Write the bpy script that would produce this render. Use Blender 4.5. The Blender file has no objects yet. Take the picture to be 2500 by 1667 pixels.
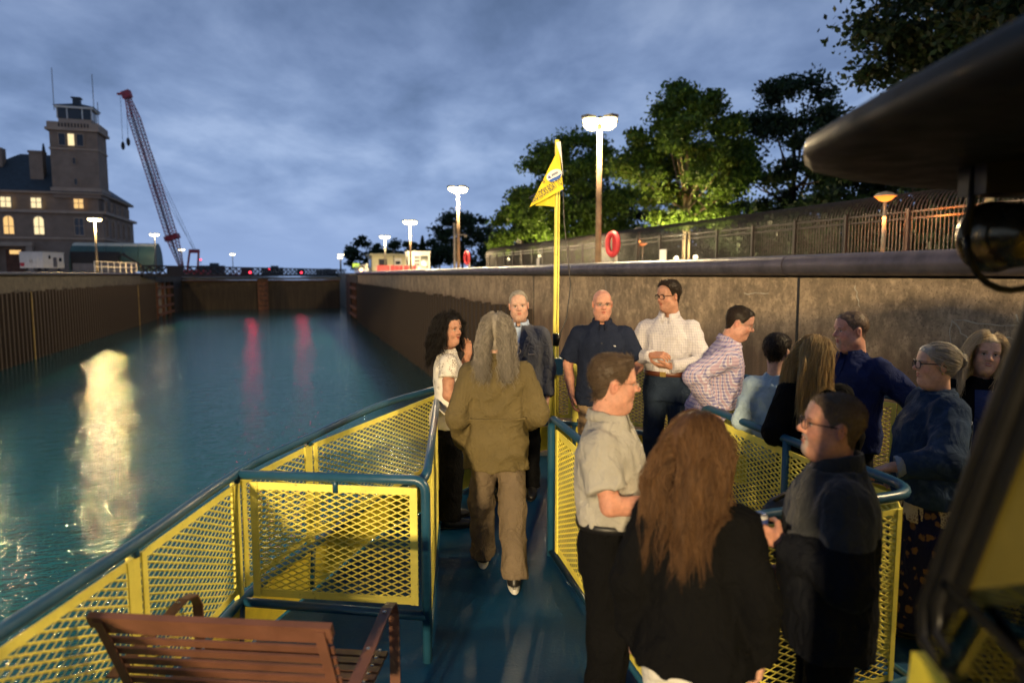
import bpy, math, random
import numpy as np
from mathutils import Vector, Matrix

random.seed(7)
rng = np.random.default_rng(11)
R = math.radians
sc = bpy.context.scene
col = sc.collection

# ------------------------------------------------------------------ camera
cd = bpy.data.cameras.new('camera')
cam = bpy.data.objects.new('camera', cd)
col.objects.link(cam)
cam.location = (0, 0, 2.05)
cam.rotation_euler = (R(90 - 5.6), 0, 0)
cd.lens = 24.0
cd.sensor_width = 36.0
cd.clip_start = 0.05
cd.clip_end = 4000
cd.dof.use_dof = True
cd.dof.focus_distance = 5.0
cd.dof.aperture_fstop = 1.5
sc.camera = cam

# ------------------------------------------------------------------ sky
world = bpy.data.worlds.new('World')
sc.world = world
world.use_nodes = True
wt = world.node_tree
wt.nodes.clear()
def wn(t, **k):
    n = wt.nodes.new(t)
    for a, b in k.items():
        setattr(n, a, b)
    return n
SUN_EL, SUN_AZ = 2.0, 158.0          # a sun just going down behind the viewer, under cloud
sky = wn('ShaderNodeTexSky', sky_type='NISHITA', sun_disc=False)
sky.sun_elevation = R(SUN_EL); sky.sun_rotation = R(SUN_AZ); sky.air_density = 1.4; sky.ozone_density = 3.0
tc = wn('ShaderNodeTexCoord')
sep = wn('ShaderNodeSeparateXYZ')
wt.links.new(tc.outputs['Generated'], sep.inputs[0])
# cloud layer: project the view direction on a flat cloud deck overhead
zc = wn('ShaderNodeMath', operation='MAXIMUM'); zc.inputs[1].default_value = 0.0
wt.links.new(sep.outputs['Z'], zc.inputs[0])
za = wn('ShaderNodeMath', operation='ADD'); za.inputs[1].default_value = 0.22
wt.links.new(zc.outputs[0], za.inputs[0])
dx = wn('ShaderNodeMath', operation='DIVIDE'); dy = wn('ShaderNodeMath', operation='DIVIDE')
wt.links.new(sep.outputs['X'], dx.inputs[0]); wt.links.new(za.outputs[0], dx.inputs[1])
wt.links.new(sep.outputs['Y'], dy.inputs[0]); wt.links.new(za.outputs[0], dy.inputs[1])
cmb = wn('ShaderNodeCombineXYZ')
wt.links.new(dx.outputs[0], cmb.inputs[0]); wt.links.new(dy.outputs[0], cmb.inputs[1])
def cloud_noise(scale, detail, rough, dist, off):
    mp = wn('ShaderNodeMapping'); mp.inputs['Location'].default_value = off
    mp.inputs['Rotation'].default_value = (0, 0, R(28)); mp.inputs['Scale'].default_value = (1.0, 0.75, 1)
    wt.links.new(cmb.outputs[0], mp.inputs[0])
    n = wn('ShaderNodeTexNoise'); n.inputs['Scale'].default_value = scale
    n.inputs['Detail'].default_value = detail; n.inputs['Roughness'].default_value = rough
    n.inputs['Distortion'].default_value = dist
    wt.links.new(mp.outputs[0], n.inputs[0])
    return n.outputs[0]
n1 = cloud_noise(0.8, 3, 0.5, 0.2, (0.3, 1.7, 0))
n2 = cloud_noise(3.0, 8, 0.56, 0.15, (4.1, 2.2, 0))
def ramp(src, stops):
    r = wn('ShaderNodeValToRGB'); e = r.color_ramp.elements
    e[0].position, e[0].color = stops[0][0], (*stops[0][1], 1)
    e[1].position, e[1].color = stops[-1][0], (*stops[-1][1], 1)
    for p, c in stops[1:-1]:
        x = e.new(p); x.color = (*c, 1)
    wt.links.new(src, r.inputs[0])
    return r.outputs[0]
def mixc(fac, a, b, mode='MIX'):
    m = wn('ShaderNodeMix', data_type='RGBA', blend_type=mode)
    for s, v in ((m.inputs[0], fac), (m.inputs[6], a), (m.inputs[7], b)):
        if hasattr(v, 'is_linked') or hasattr(v, 'links'):
            wt.links.new(v, s)
        else:
            s.default_value = v if isinstance(v, (int, float)) else (*v, 1)
    return m.outputs[2]
# overcast dusk body of the sky by elevation
grad = ramp(zc.outputs[0], [(0.0, (.265, .385, .650)), (.06, (.250, .360, .610)), (.16, (.200, .290, .500)),
                            (.30, (.165, .235, .410)), (.46, (.100, .150, .265)), (1.0, (.065, .100, .175))])
sn = wn('ShaderNodeMath', operation='MULTIPLY_ADD')     # the two noises added
wt.links.new(n1, sn.inputs[0]); sn.inputs[1].default_value = 0.70
n2h = wn('ShaderNodeMath', operation='MULTIPLY'); n2h.inputs[1].default_value = 0.80
wt.links.new(n2, n2h.inputs[0]); wt.links.new(n2h.outputs[0], sn.inputs[2])
shade = ramp(sn.outputs[0], [(.52, (.52, .58, .62)), (.68, (.84, .87, .90)), (.79, (1.14, 1.13, 1.10)), (.92, (1.62, 1.50, 1.34))])
body = mixc(1.0, grad, shade, 'MULTIPLY')
low = wn('ShaderNodeMapRange'); low.inputs[1].default_value = .02; low.inputs[2].default_value = .16
wt.links.new(zc.outputs[0], low.inputs[0])
body = mixc(low.outputs[0], grad, body)
skyc = mixc(1.0, sky.outputs[0], (.012, .012, .012), 'MULTIPLY')
tot = mixc(1.0, body, skyc, 'ADD')
bg = wn('ShaderNodeBackground'); bg.inputs[1].default_value = 1.0
wo = wn('ShaderNodeOutputWorld')
wt.links.new(tot, bg.inputs[0]); wt.links.new(bg.outputs[0], wo.inputs[0])

# ------------------------------------------------------------------ sun (last warm dusk light, very weak, through cloud)
sd = bpy.data.lights.new('sun', 'SUN'); sd.energy = 0.05; sd.angle = R(20); sd.color = (1, .78, .55)
so = bpy.data.objects.new('sun', sd); col.objects.link(so)
so.rotation_euler = (R(90 - SUN_EL - 4), 0, R(-SUN_AZ + 180))

sc.view_settings.view_transform = 'Standard'
sc.view_settings.look = 'None'
sc.view_settings.gamma = 1
sc.view_settings.use_curve_mapping = False
sc.view_settings.exposure = 0.15
sc.cycles.max_bounces = 6
sc.cycles.diffuse_bounces = 2
sc.cycles.glossy_bounces = 3
sc.cycles.transmission_bounces = 4
sc.cycles.transparent_max_bounces = 8
sc.cycles.sample_clamp_indirect = 4.0
sc.cycles.use_denoising = True
sc.cycles.caustics_reflective = False
sc.cycles.caustics_refractive = False

# ================================================================== helpers
PSI = R(17.6)                     # the lock runs 17.6 degrees to the left of the view
CS, SN = math.cos(PSI), math.sin(PSI)
def lk(l, a, z=0.0):              # lock frame (metres right of the viewer, metres along the lock) -> world
    return (l * CS - a * SN, l * SN + a * CS, z)

class MB:
    """collects geometry for one mesh"""
    def __init__(s):
        s.v, s.f = [], []
    def add(s, v, f):
        o = len(s.v)
        s.v.extend([tuple(p) for p in v]); s.f.extend([tuple(i + o for i in q) for q in f])
        return s
    def box(s, c, d, rz=0.0, rx=0.0, ry=0.0):
        x, y, z = d[0] / 2, d[1] / 2, d[2] / 2
        M = Matrix.Rotation(rz, 3, 'Z') @ Matrix.Rotation(ry, 3, 'Y') @ Matrix.Rotation(rx, 3, 'X')
        c = Vector(c)
        v = [c + M @ Vector(p) for p in ((-x, -y, -z), (x, -y, -z), (x, y, -z), (-x, y, -z), (-x, -y, z), (x, -y, z), (x, y, z), (-x, y, z))]
        return s.add(v, [(0, 3, 2, 1), (4, 5, 6, 7), (0, 1, 5, 4), (1, 2, 6, 5), (2, 3, 7, 6), (3, 0, 4, 7)])
    def bar(s, a, b, w, t, up=(0, 0, 1)):
        """rectangular bar from a to b, width w across 'up', thickness t"""
        a, b = Vector(a), Vector(b); d = (b - a).normalized()
        u = Vector(up); u = (u - d * u.dot(d))
        u = u.normalized() if u.length > 1e-6 else d.orthogonal().normalized()
        n = d.cross(u)
        q = [(u * w / 2 * i + n * t / 2 * j) for i, j in ((-1, -1), (1, -1), (1, 1), (-1, 1))]
        return s.add([a + k for k in q] + [b + k for k in q], [(0, 1, 2, 3), (7, 6, 5, 4), (0, 4, 5, 1), (1, 5, 6, 2), (2, 6, 7, 3), (3, 7, 4, 0)])
    def tube(s, pts, r, n=8, caps=True):
        pts = [Vector(p) for p in pts]
        rs = r if isinstance(r, (list, tuple)) else [r] * len(pts)
        v, f = [], []
        u = None
        for i, p in enumerate(pts):
            d = (pts[min(i + 1, len(pts) - 1)] - pts[max(i - 1, 0)]).normalized()
            if u is None:
                u = d.orthogonal().normalized()
            u = (u - d * u.dot(d)).normalized()
            w = d.cross(u)
            for k in range(n):
                t = 2 * math.pi * k / n
                v.append(p + (u * math.cos(t) + w * math.sin(t)) * rs[i])
        for i in range(len(pts) - 1):
            for k in range(n):
                a, b = i * n + k, i * n + (k + 1) % n
                f.append((a, b, b + n, a + n))
        if caps:
            f.append(tuple(range(n))[::-1]); f.append(tuple((len(pts) - 1) * n + k for k in range(n)))
        return s.add(v, f)
    def lathe(s, prof, c=(0, 0, 0), n=20, axis='Z'):
        v, f = [], []
        for r, z in prof:
            for k in range(n):
                t = 2 * math.pi * k / n
                p = (r * math.cos(t), r * math.sin(t), z)
                if axis == 'Y': p = (p[0], p[2], p[1])
                if axis == 'X': p = (p[2], p[0], p[1])
                v.append((p[0] + c[0], p[1] + c[1], p[2] + c[2]))
        for i in range(len(prof) - 1):
            for k in range(n):
                a, b = i * n + k, i * n + (k + 1) % n
                f.append((a, b, b + n, a + n))
        f.append(tuple(range(n))[::-1]); f.append(tuple((len(prof) - 1) * n + k for k in range(n)))
        return s.add(v, f)
    def prism(s, poly, z0, z1):
        n = len(poly)
        return s.add([(x, y, z0) for x, y in poly] + [(x, y, z1) for x, y in poly],
                     [tuple(range(n))[::-1], tuple(range(n, 2 * n))] + [(i, (i + 1) % n, (i + 1) % n + n, i + n) for i in range(n)])
    def quad(s, a, b, c, d):
        return s.add([a, b, c, d], [(0, 1, 2, 3)])
    def mesh(s, name, smooth=False):
        m = bpy.data.meshes.new(name)
        m.from_pydata(s.v, [], s.f)
        if smooth:
            m.polygons.foreach_set('use_smooth', [True] * len(m.polygons))
        m.update()
        return m

def link(name, data, parent=None, m=None, loc=(0, 0, 0), rz=0.0):
    o = bpy.data.objects.new(name, data)
    col.objects.link(o)
    o.location = loc
    o.rotation_euler = (0, 0, rz)
    if parent is not None:
        o.parent = parent
    if m is not None and data is not None and not data.materials:
        data.materials.append(m)
    return o
def tag(o, label=None, cat=None, group=None, kind=None):
    if label: o['label'] = label
    if cat: o['category'] = cat
    if group: o['group'] = group
    if kind: o['kind'] = kind
    return o
def thing(name, label, cat, loc=(0, 0, 0), rz=0.0, group=None):
    o = link(name, None, None, None, loc, rz)
    o.empty_display_size = 0.2
    return tag(o, label, cat, group)
def part(name, mb, m, parent, smooth=False, kind=None, label=None, loc=(0, 0, 0), rz=0.0):
    o = link(name, mb.mesh(name, smooth) if isinstance(mb, MB) else mb, parent, m, loc, rz)
    return tag(o, label, None, None, kind)
def solo(name, mb, m, label, cat, loc=(0, 0, 0), rz=0.0, group=None, smooth=False):
    o = link(name, mb.mesh(name, smooth), None, m, loc, rz)
    return tag(o, label, cat, group)
def struct(name, mb, m, smooth=False, loc=(0, 0, 0), rz=0.0):
    o = link(name, mb.mesh(name, smooth) if isinstance(mb, MB) else mb, None, m, loc, rz)
    return tag(o, kind='structure')
def bevel(o, w=0.01, seg=2):
    b = o.modifiers.new('bevel', 'BEVEL'); b.width = w; b.segments = seg; b.limit_method = 'ANGLE'; b.angle_limit = R(40)
    return o

# ------------------------------------------------------------------ materials
class NT:
    def __init__(s, name):
        s.m = bpy.data.materials.new(name); s.m.use_nodes = True
        s.t = s.m.node_tree; s.t.nodes.clear()
        s.out = s.n('ShaderNodeOutputMaterial')
        s.b = s.n('ShaderNodeBsdfPrincipled')
        s.t.links.new(s.b.outputs[0], s.out.inputs[0])
        s.tc = s.n('ShaderNodeTexCoord')
    def n(s, t, **k):
        x = s.t.nodes.new(t)
        for a, b in k.items(): setattr(x, a, b)
        return x
    def l(s, a, b): s.t.links.new(a, b)
    def put(s, sock, v):
        if hasattr(v, 'links'): s.l(v, sock)
        elif isinstance(v, (tuple, list)) and len(v) == 3 and len(sock.default_value) == 4: sock.default_value = (*v, 1)
        else: sock.default_value = v
    def noise(s, scale, detail=4, rough=.55, vec=None, stretch=None, dist=0.0):
        v = vec if vec is not None else s.tc.outputs['Object']
        if stretch:
            mp = s.n('ShaderNodeMapping'); mp.inputs['Scale'].default_value = stretch; s.l(v, mp.inputs[0]); v = mp.outputs[0]
        x = s.n('ShaderNodeTexNoise'); s.l(v, x.inputs[0])
        x.inputs['Scale'].default_value = scale; x.inputs['Detail'].default_value = detail
        x.inputs['Roughness'].default_value = rough; x.inputs['Distortion'].default_value = dist
        return x.outputs[0]
    def math(s, op, a, b=None, c=None, clamp=False):
        x = s.n('ShaderNodeMath', operation=op, use_clamp=clamp)
        for i, v in enumerate((a, b, c)):
            if v is not None: s.put(x.inputs[i], v)
        return x.outputs[0]
    def mix(s, f, a, b, mode='MIX'):
        x = s.n('ShaderNodeMix', data_type='RGBA', blend_type=mode)
        s.put(x.inputs[0], f); s.put(x.inputs[6], a); s.put(x.inputs[7], b)
        return x.outputs[2]
    def step(s, v, lo, hi, a=0.0, b=1.0):
        x = s.n('ShaderNodeMapRange'); s.l(v, x.inputs[0])
        x.inputs[1].default_value = lo; x.inputs[2].default_value = hi; x.inputs[3].default_value = a; x.inputs[4].default_value = b
        return x.outputs[0]
    def xyz(s, v=None):
        x = s.n('ShaderNodeSeparateXYZ'); s.l(v if v is not None else s.tc.outputs['Object'], x.inputs[0]); return x.outputs
    def bump(s, h, strength=.3, dist=.01):
        x = s.n('ShaderNodeBump'); x.inputs['Strength'].default_value = strength; x.inputs['Distance'].default_value = dist
        s.l(h, x.inputs['Height']); s.l(x.outputs[0], s.b.inputs['Normal'])
    def set(s, color=None, rough=None, metal=None, spec=None):
        if color is not None: s.put(s.b.inputs['Base Color'], color)
        if rough is not None: s.put(s.b.inputs['Roughness'], rough)
        if metal is not None: s.put(s.b.inputs['Metallic'], metal)
        if spec is not None: s.put(s.b.inputs['Specular IOR Level'], spec)
        return s
def basic(name, c, rough=.6, metal=0.0, var=.25, scale=6.0, bump=0.0, bscale=None, spec=None):
    t = NT(name)
    n = t.noise(scale, 5, .6)
    k = t.step(n, .3, .7, 1 - var, 1 + var)
    cc = t.mix(1.0, c, k, 'MULTIPLY')
    rr = t.step(t.noise(scale * 2.3, 3), .3, .7, max(.02, rough - .1), min(1, rough + .1))
    t.set(cc, rr, metal, spec)
    if bump: t.bump(t.noise(bscale or scale * 6, 4), bump, .01)
    return t.m
def emit(name, c, s):
    t = NT(name)
    t.set((0.02, .02, .02), 1.0, 0, 0.0)
    t.put(t.b.inputs['Emission Color'], c); t.b.inputs['Emission Strength'].default_value = s
    return t.m
# ================================================================== materials of the place
def m_water():
    t = NT('lock_water')
    o = t.tc.outputs['Object']
    a = t.noise(.9, 3, .55, o, (1.0, 1.9, 1), .4)
    b = t.noise(3.4, 3, .55, o, (1.0, 1.8, 1), .3)
    c = t.noise(11.0, 2, .5, o, (1.0, 1.5, 1))
    h = t.math('ADD', t.math('MULTIPLY', a, .50), t.math('ADD', t.math('MULTIPLY', b, .42), t.math('MULTIPLY', c, .13)))
    t.set(t.mix(t.noise(.12, 2), (.004, .058, .064), (.007, .074, .078)), .02, 0)
    t.b.inputs['IOR'].default_value = 1.33
    t.bump(h, .5, .16)
    return t.m
def m_concrete(name, light, dark, level, soft=.16, streak=.5):
    """weathered concrete: pale dry zone above, brown algae and rust zone below the usual water level"""
    t = NT(name)
    o = t.tc.outputs['Object']
    x, y, z = t.xyz()
    rag = t.noise(1.0, 6, .7, o, (1.1, 1.1, .35))
    fine = t.noise(7, 5, .7)
    st = t.noise(2.2, 5, .65, o, (1.6, 1.6, .08))
    lev = t.math('ADD', z, t.math('MULTIPLY', t.math('SUBTRACT', rag, .5), 1.5))
    f = t.step(lev, level - soft, level + soft)
    blot = t.step(t.noise(1.3, 6, .75), .38, .66)
    lc = t.mix(blot, tuple(v * .36 for v in light), light)
    lc = t.mix(t.step(fine, .50, .74, 0, .75), lc, tuple(min(1, v * 1.5) for v in light))
    lc = t.mix(t.step(st, .52, .72, 0, streak), lc, tuple(v * .35 for v in light))
    pit = t.step(t.noise(26, 4, .7), .56, .66, 0, .8)
    lc = t.mix(pit, lc, tuple(v * .22 for v in light))
    lc = t.mix(t.step(t.noise(3.2, 7, .8, o, (1, 1, .6)), .52, .62, 0, .7), lc, tuple(v * .32 for v in light))
    dc = t.mix(t.step(st, .42, .62), dark, tuple(v * 1.7 for v in dark))
    dc = t.mix(t.step(fine, .6, .7, 0, .6), dc, tuple(v * .5 for v in dark))
    t.set(t.mix(f, dc, lc), .85)
    t.bump(t.math('ADD', fine, t.noise(30, 4, .7)), .5, .02)
    return t.m
M = {}
M['water'] = m_water()
M['wall'] = m_concrete('lock_concrete', (.42, .305, .190), (.105, .066, .038), 1.02, .25)
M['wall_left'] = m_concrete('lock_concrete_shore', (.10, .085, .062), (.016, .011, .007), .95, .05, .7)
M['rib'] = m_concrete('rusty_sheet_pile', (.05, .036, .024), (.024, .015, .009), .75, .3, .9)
M['gate'] = m_concrete('gate_plate', (.10, .075, .045), (.030, .022, .014), .2, 1.2, .8)
M['coping'] = basic('worn_steel_coping', (.085, .072, .085), .42, .35, .35, 3.5, .25, 20)
M['coping_dark'] = basic('dark_coping', (.03, .035, .05), .5, .1, .3, 4)
M['quay'] = basic('quay_concrete', (.30, .27, .22), .85, 0, .25, 1.5, .3)
M['quay_pale'] = basic('quay_edge', (.48, .44, .36), .8, 0, .2, 2)
M['lawn'] = basic('park_lawn', (.035, .06, .02), .95, 0, .4, 4, .5)
M['rust'] = basic('rusty_timber', (.13, .055, .03), .85, 0, .5, 3, .5)
M['black_steel'] = basic('black_steel', (.014, .013, .012), .45, .3, .3, 5)
M['fence'] = basic('fence_black_paint', (.016, .013, .010), .38, .2, .3, 8)
M['white_paint'] = basic('white_paint', (.72, .69, .62), .5, 0, .08, 3)
M['cream'] = basic('cream_cladding', (.60, .55, .33), .6, 0, .1, 3)
M['dark_glass'] = NT('dark_glass').set((.012, .016, .02), .08).m
M['red_paint'] = basic('red_paint', (.50, .035, .045), .5, 0, .2, 4)
M['crane_red'] = basic('crane_red', (.34, .035, .045), .5, 0, .3, 1)
M['crane_pale'] = basic('crane_pale', (.33, .29, .33), .5, 0, .3, 1)
M['stone'] = basic('limestone', (.25, .180, .128), .85, 0, .2, .5, .3, 4)
M['stone_trim'] = basic('limestone_trim', (.38, .28, .20), .8, 0, .15, .6)
M['slate'] = basic('slate_roof', (.028, .042, .052), .6, 0, .25, 1.2, .4, 6)
M['green_cover'] = basic('green_canvas', (.045, .095, .085), .55, 0, .15, .8)
M['pale_cover'] = basic('pale_canvas', (.62, .58, .44), .6, 0, .1, .8)
M['grey_panel'] = basic('grey_panel', (.12, .12, .135), .6, 0, .2, 1)
M['pole_wood'] = basic('weathered_pole', (.20, .135, .085), .8, 0, .35, 3, .5, 14)
M['lamp_grey'] = basic('lamp_metal', (.16, .15, .13), .5, .3, .2, 5)
M['bark'] = basic('tree_bark', (.040, .030, .022), .95, 0, .4, 5, .8, 14)
M['bark_pale'] = basic('pale_bark', (.20, .165, .10), .95, 0, .3, 5, .8, 14)
M['glow_white'] = emit('lamp_glow', (1, .78, .36), 14)
M['glow_white_far'] = emit('lamp_glow_far', (1, .84, .50), 8)
M['glow_orange'] = emit('sodium_glow', (1, .22, .02), 2.0)
M['glow_red'] = emit('red_signal', (1, .03, .06), 6)
M['glow_amber'] = emit('amber_signal', (1, .45, .12), 20)
M['win_lit'] = emit('lit_window', (1, .60, .22), 1.0)
M['win_lit_white'] = emit('lit_window_white', (1, .80, .44), 1.1)
M['hivis'] = emit('lit_green_sign', (.75, 1, .10), 1.2)
M['sign_white'] = basic('sign_white', (.80, .79, .75), .5, 0, .05, 3)
M['chrome'] = NT('steel_bright').set((.5, .5, .5), .25, .9).m

def m_leaf(name, c):
    t = NT(name)
    rnd = t.n('ShaderNodeAttribute', attribute_name='tint')
    cc = t.mix(rnd.outputs['Fac'], tuple(v * .45 for v in c), tuple(min(1, v * 1.5) for v in c))
    t.set(cc, .55, 0, .3)
    tr = t.n('ShaderNodeBsdfTranslucent'); t.l(cc, tr.inputs[0])
    mx = t.n('ShaderNodeMixShader'); mx.inputs[0].default_value = .35
    t.l(t.b.outputs[0], mx.inputs[1]); t.l(tr.outputs[0], mx.inputs[2]); t.l(mx.outputs[0], t.out.inputs[0])
    return t.m
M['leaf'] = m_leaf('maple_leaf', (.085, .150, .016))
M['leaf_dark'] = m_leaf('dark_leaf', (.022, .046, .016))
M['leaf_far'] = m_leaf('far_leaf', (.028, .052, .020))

# ================================================================== water and ground
WL = -3.65
struct('lock_water', MB().quad((-70, -70, WL), (30, -70, WL), (30, 140, WL), (-70, 140, WL)), M['water'], rz=PSI)
TOP_R, TOP_L = 2.30, 2.20
LR, LL = 7.3, -17.0
g = MB()
g.box((8.35 + 4.5, 410, -2.05), (9.0, 980, 2 * 4.31))                # quay strip beside the right wall
struct('quay', g, M['quay'], rz=PSI)
g = MB(); g.box((17.36 + 600, 410, -2.05), (1200, 980, 2 * 4.30))
struct('park_ground', g, M['lawn'], rz=PSI)
g = MB(); g.box((-18.05 - 600, 410, -2.0), (1200, 980, 2 * 4.19))
struct('pier_ground', g, M['quay'], rz=PSI)
g = MB(); g.box((-4.85, 520, -3.0), (26.3, 760, 7.4))
struct('upper_pool_water', g, M['water'], rz=PSI)

# ================================================================== right lock wall
rw = thing('lock_wall', 'right concrete lock wall with rounded steel coping behind the passengers', 'wall', rz=PSI)
part('concrete_face', MB().box((LR + .5, 12.5, -1.50), (1.0, 145, 7.0)), M['wall'], rw)
def coping_mesh(a0, a1, face, sgn, z0, z1, bul, n=9):
    """bullnose coping: a fat quarter-round that overhangs the face, then a flat top"""
    mb = MB()
    h = z1 - z0
    prof = [(face + sgn * .02, z0)]
    for k in range(n + 1):
        t = -math.pi / 2 + math.pi * k / n
        prof.append((face - sgn * (bul * max(0, math.cos(t)) ** .8), z0 + h * (0.5 + .5 * math.sin(t))))
    prof += [(face + sgn * 1.05, z1 + .01), (face + sgn * 1.05, z0)]
    m_ = len(prof)
    v = [(x, a0, z) for x, z in prof] + [(x, a1, z) for x, z in prof]
    f = [(i, (i + 1) % m_, (i + 1) % m_ + m_, i + m_) for i in range(m_)]
    mb.add(v, f + [tuple(range(m_)), tuple(range(2 * m_ - 1, m_ - 1, -1))])
    return mb
a = -40.0
while a < 84:
    b = min(a + 12.2, 85)
    part('coping', coping_mesh(a + .012, b - .012, LR, 1, 2.03, 2.345, .17), M['coping'], rw, smooth=False)
    a = b
def shade_auto(o, ang=40):
    m_ = o.data
    m_.polygons.foreach_set('use_smooth', [True] * len(m_.polygons))
    try: m_.set_sharp_from_angle(angle=R(ang))
    except Exception: pass
for o in rw.children:
    if o.name.startswith('coping'): shade_auto(o)
part('quay_edge', MB().box((LR + 1.25, 20, 2.338), (.55, 128, .05)), M['quay_pale'], rw)
rb = MB().prism([(0, -.17), (-.20, -.10), (-.20, .10), (0, .17)], -4.6, .0)
rib_mesh = rb.mesh('rib'); rib_mesh.materials.append(M['rib'])
for i in range(92):
    link('rib', rib_mesh, rw, None, (LR + .002, 21.0 + i * .70, .98 + random.uniform(-.09, .06)))
for aj in (8.6, 20.7):
    part('joint', MB().box((LR - .003, aj, -.8), (.012, .05, 5.6)), M['black_steel'], rw)
# scratches and pale patches left by hulls
sm = MB()
def scratch(a0, z0, a1, z1, w=.012):
    n_ = 6
    p = [(LR - .006, a0 + (a1 - a0) * k / n_ + random.uniform(-.02, .02), z0 + (z1 - z0) * k / n_ + random.uniform(-.015, .015)) for k in range(n_ + 1)]
    for i in range(n_): sm.bar(p[i], p[i + 1], w * random.uniform(.5, 1.3), .004, (0, 0, 1))
for s in ((5.75, 1.25, 6.02, 1.52), (6.02, 1.52, 6.04, 1.20), (5.15, 1.50, 6.00, 1.52), (5.15, 1.42, 5.3, 1.62), (5.15, 1.28, 5.2, 1.46),
          (5.28, 1.36, 5.6, 1.40), (7.4, 1.6, 7.5, 1.9), (12.1, 1.45, 12.2, 1.75), (15.2, 1.3, 15.4, 1.9), (17.5, 1.2, 17.6, 1.7), (9.3, 1.75, 9.9, 1.72)):
    scratch(*s)
part('scratch', sm, basic('chalk_scratch', (.42, .38, .30), .9), rw)

# ================================================================== left lock wall
lw = thing('lock_wall', 'left concrete lock wall with ribbed rusty face across the water', 'wall', rz=PSI)
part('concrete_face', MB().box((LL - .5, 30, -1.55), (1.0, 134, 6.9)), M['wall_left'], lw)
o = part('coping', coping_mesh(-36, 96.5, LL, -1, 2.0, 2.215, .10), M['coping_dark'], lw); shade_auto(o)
rb2 = MB().prism([(0, -.17), (.20, -.10), (.20, .10), (0, .17)], -4.6, .0)
rib_mesh2 = rb2.mesh('rib'); rib_mesh2.materials.append(M['rib'])
for i in range(72):
    link('rib', rib_mesh2, lw, None, (LL - .002, 46.4 + i * .70, .92 + random.uniform(-.07, .07)))
for s in (53.2, 86.0):
    part('ladder_rail', MB().box((LL + .22, s, -1.4), (.07, .07, 4.6)), basic('worn_yellow_steel', (.30, .20, .06), .7, 0, .4, 2), lw)
# gate recesses with timber fenders
def recess(side, a0, a1, name, label):
    s = 1 if side > 0 else -1
    base = LR if s > 0 else LL
    t = thing(name, label, 'lock recess', lk(base, a0), PSI)
    d = a1 - a0
    part('back_wall', MB().box((s * 1.6, d / 2, -1.6), (.4, d, 7.2)), M['gate'], t)
    part('end_pier', MB().box((s * 1.6, d + 4, -1.6), (3.2, 8, 7.3)), M['wall_left'], t)
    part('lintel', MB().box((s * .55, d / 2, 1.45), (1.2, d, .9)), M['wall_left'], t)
    for k in range(3):
        part('post', MB().box((s * .2, d * (.12 + .34 * k), -1.5), (.35, .35, 5.2)), M['rust'], t)
    for k, z in enumerate((.3, -.9, -2.2, -3.2)):
        part('fender_beam', MB().box((-s * .02, d / 2 + random.uniform(-.4, .4), z), (.32, d * .86, .30)), M['rust'], t)
recess(-1, 97.2, 111, 'fender_recess', 'dark recess with rusty timber fenders at the end of the left lock wall')
recess(1, 85.2, 97, 'fender_recess', 'dark recess with rusty timber fenders at the end of the right lock wall')

# ================================================================== lock gate and truss bridge
gt = thing('lock_gate', 'dark brown closed lock gate across the far end of the water', 'lock gate', lk(-5, 120), PSI)
part('leaf', MB().box((-6.2, .4, -1.4), (12.2, .9, 5.0)), M['gate'], gt)
part('leaf', MB().box((6.2, .4, -1.4), (12.2, .9, 5.0)), M['gate'], gt)
part('mitre_post', MB().box((0, -.2, -1.3), (1.6, 1.2, 5.6)), M['rust'], gt)
for k in range(6): part('rung', MB().box((0, -.95, -3 + k * .8), (1.3, .12, .12)), M['black_steel'], gt)
part('walkway', MB().box((0, 0, 1.40), (25, 2.0, .32)), M['black_steel'], gt)
part('waling', MB().box((0, -.25, 1.02), (24.6, .5, .14)), M['rust'], gt)

p0, p1 = Vector(lk(-17.0, 89, 0)), Vector(lk(10.3, 148, 0))
dv = (p1 - p0); Ltr = dv.length; ang = math.atan2(dv.y, dv.x)
tb = thing('truss_footbridge', 'black lattice truss footbridge spanning above the lock gate', 'bridge', p0, ang)
part('bottom_chord', MB().box((Ltr / 2, 0, 1.93), (Ltr, .5, .32)), M['black_steel'], tb)
part('top_chord', MB().box((Ltr / 2, 0, 3.05), (Ltr, .22, .20)), M['black_steel'], tb)
part('deck', MB().box((Ltr / 2, .6, 1.86), (Ltr, 1.5, .10)), M['black_steel'], tb)
NB = 40
bay = Ltr / NB
br = MB().bar((0, 0, 2.05), (bay, 0, 2.97), .15, .10).bar((0, .03, 2.97), (bay, .03, 2.05), .15, .10).mesh('cross_brace')
vt = MB().box((0, -.04, 2.48), (.11, .08, .98)).mesh('upright')
for mm in (br, vt): mm.materials.append(M['black_steel'])
for i in range(NB):
    link('cross_brace', br, tb, None, (i * bay, 0, 0)); link('upright', vt, tb, None, (i * bay, 0, 0))
for f, w in ((.10, 3.2), (.37, 3.2), (.66, 3.0), (.86, 2.6)):
    part('dark_panel', MB().box((f * Ltr, -.09, 2.46), (w, .06, 1.02)), M['black_steel'], tb)

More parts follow.
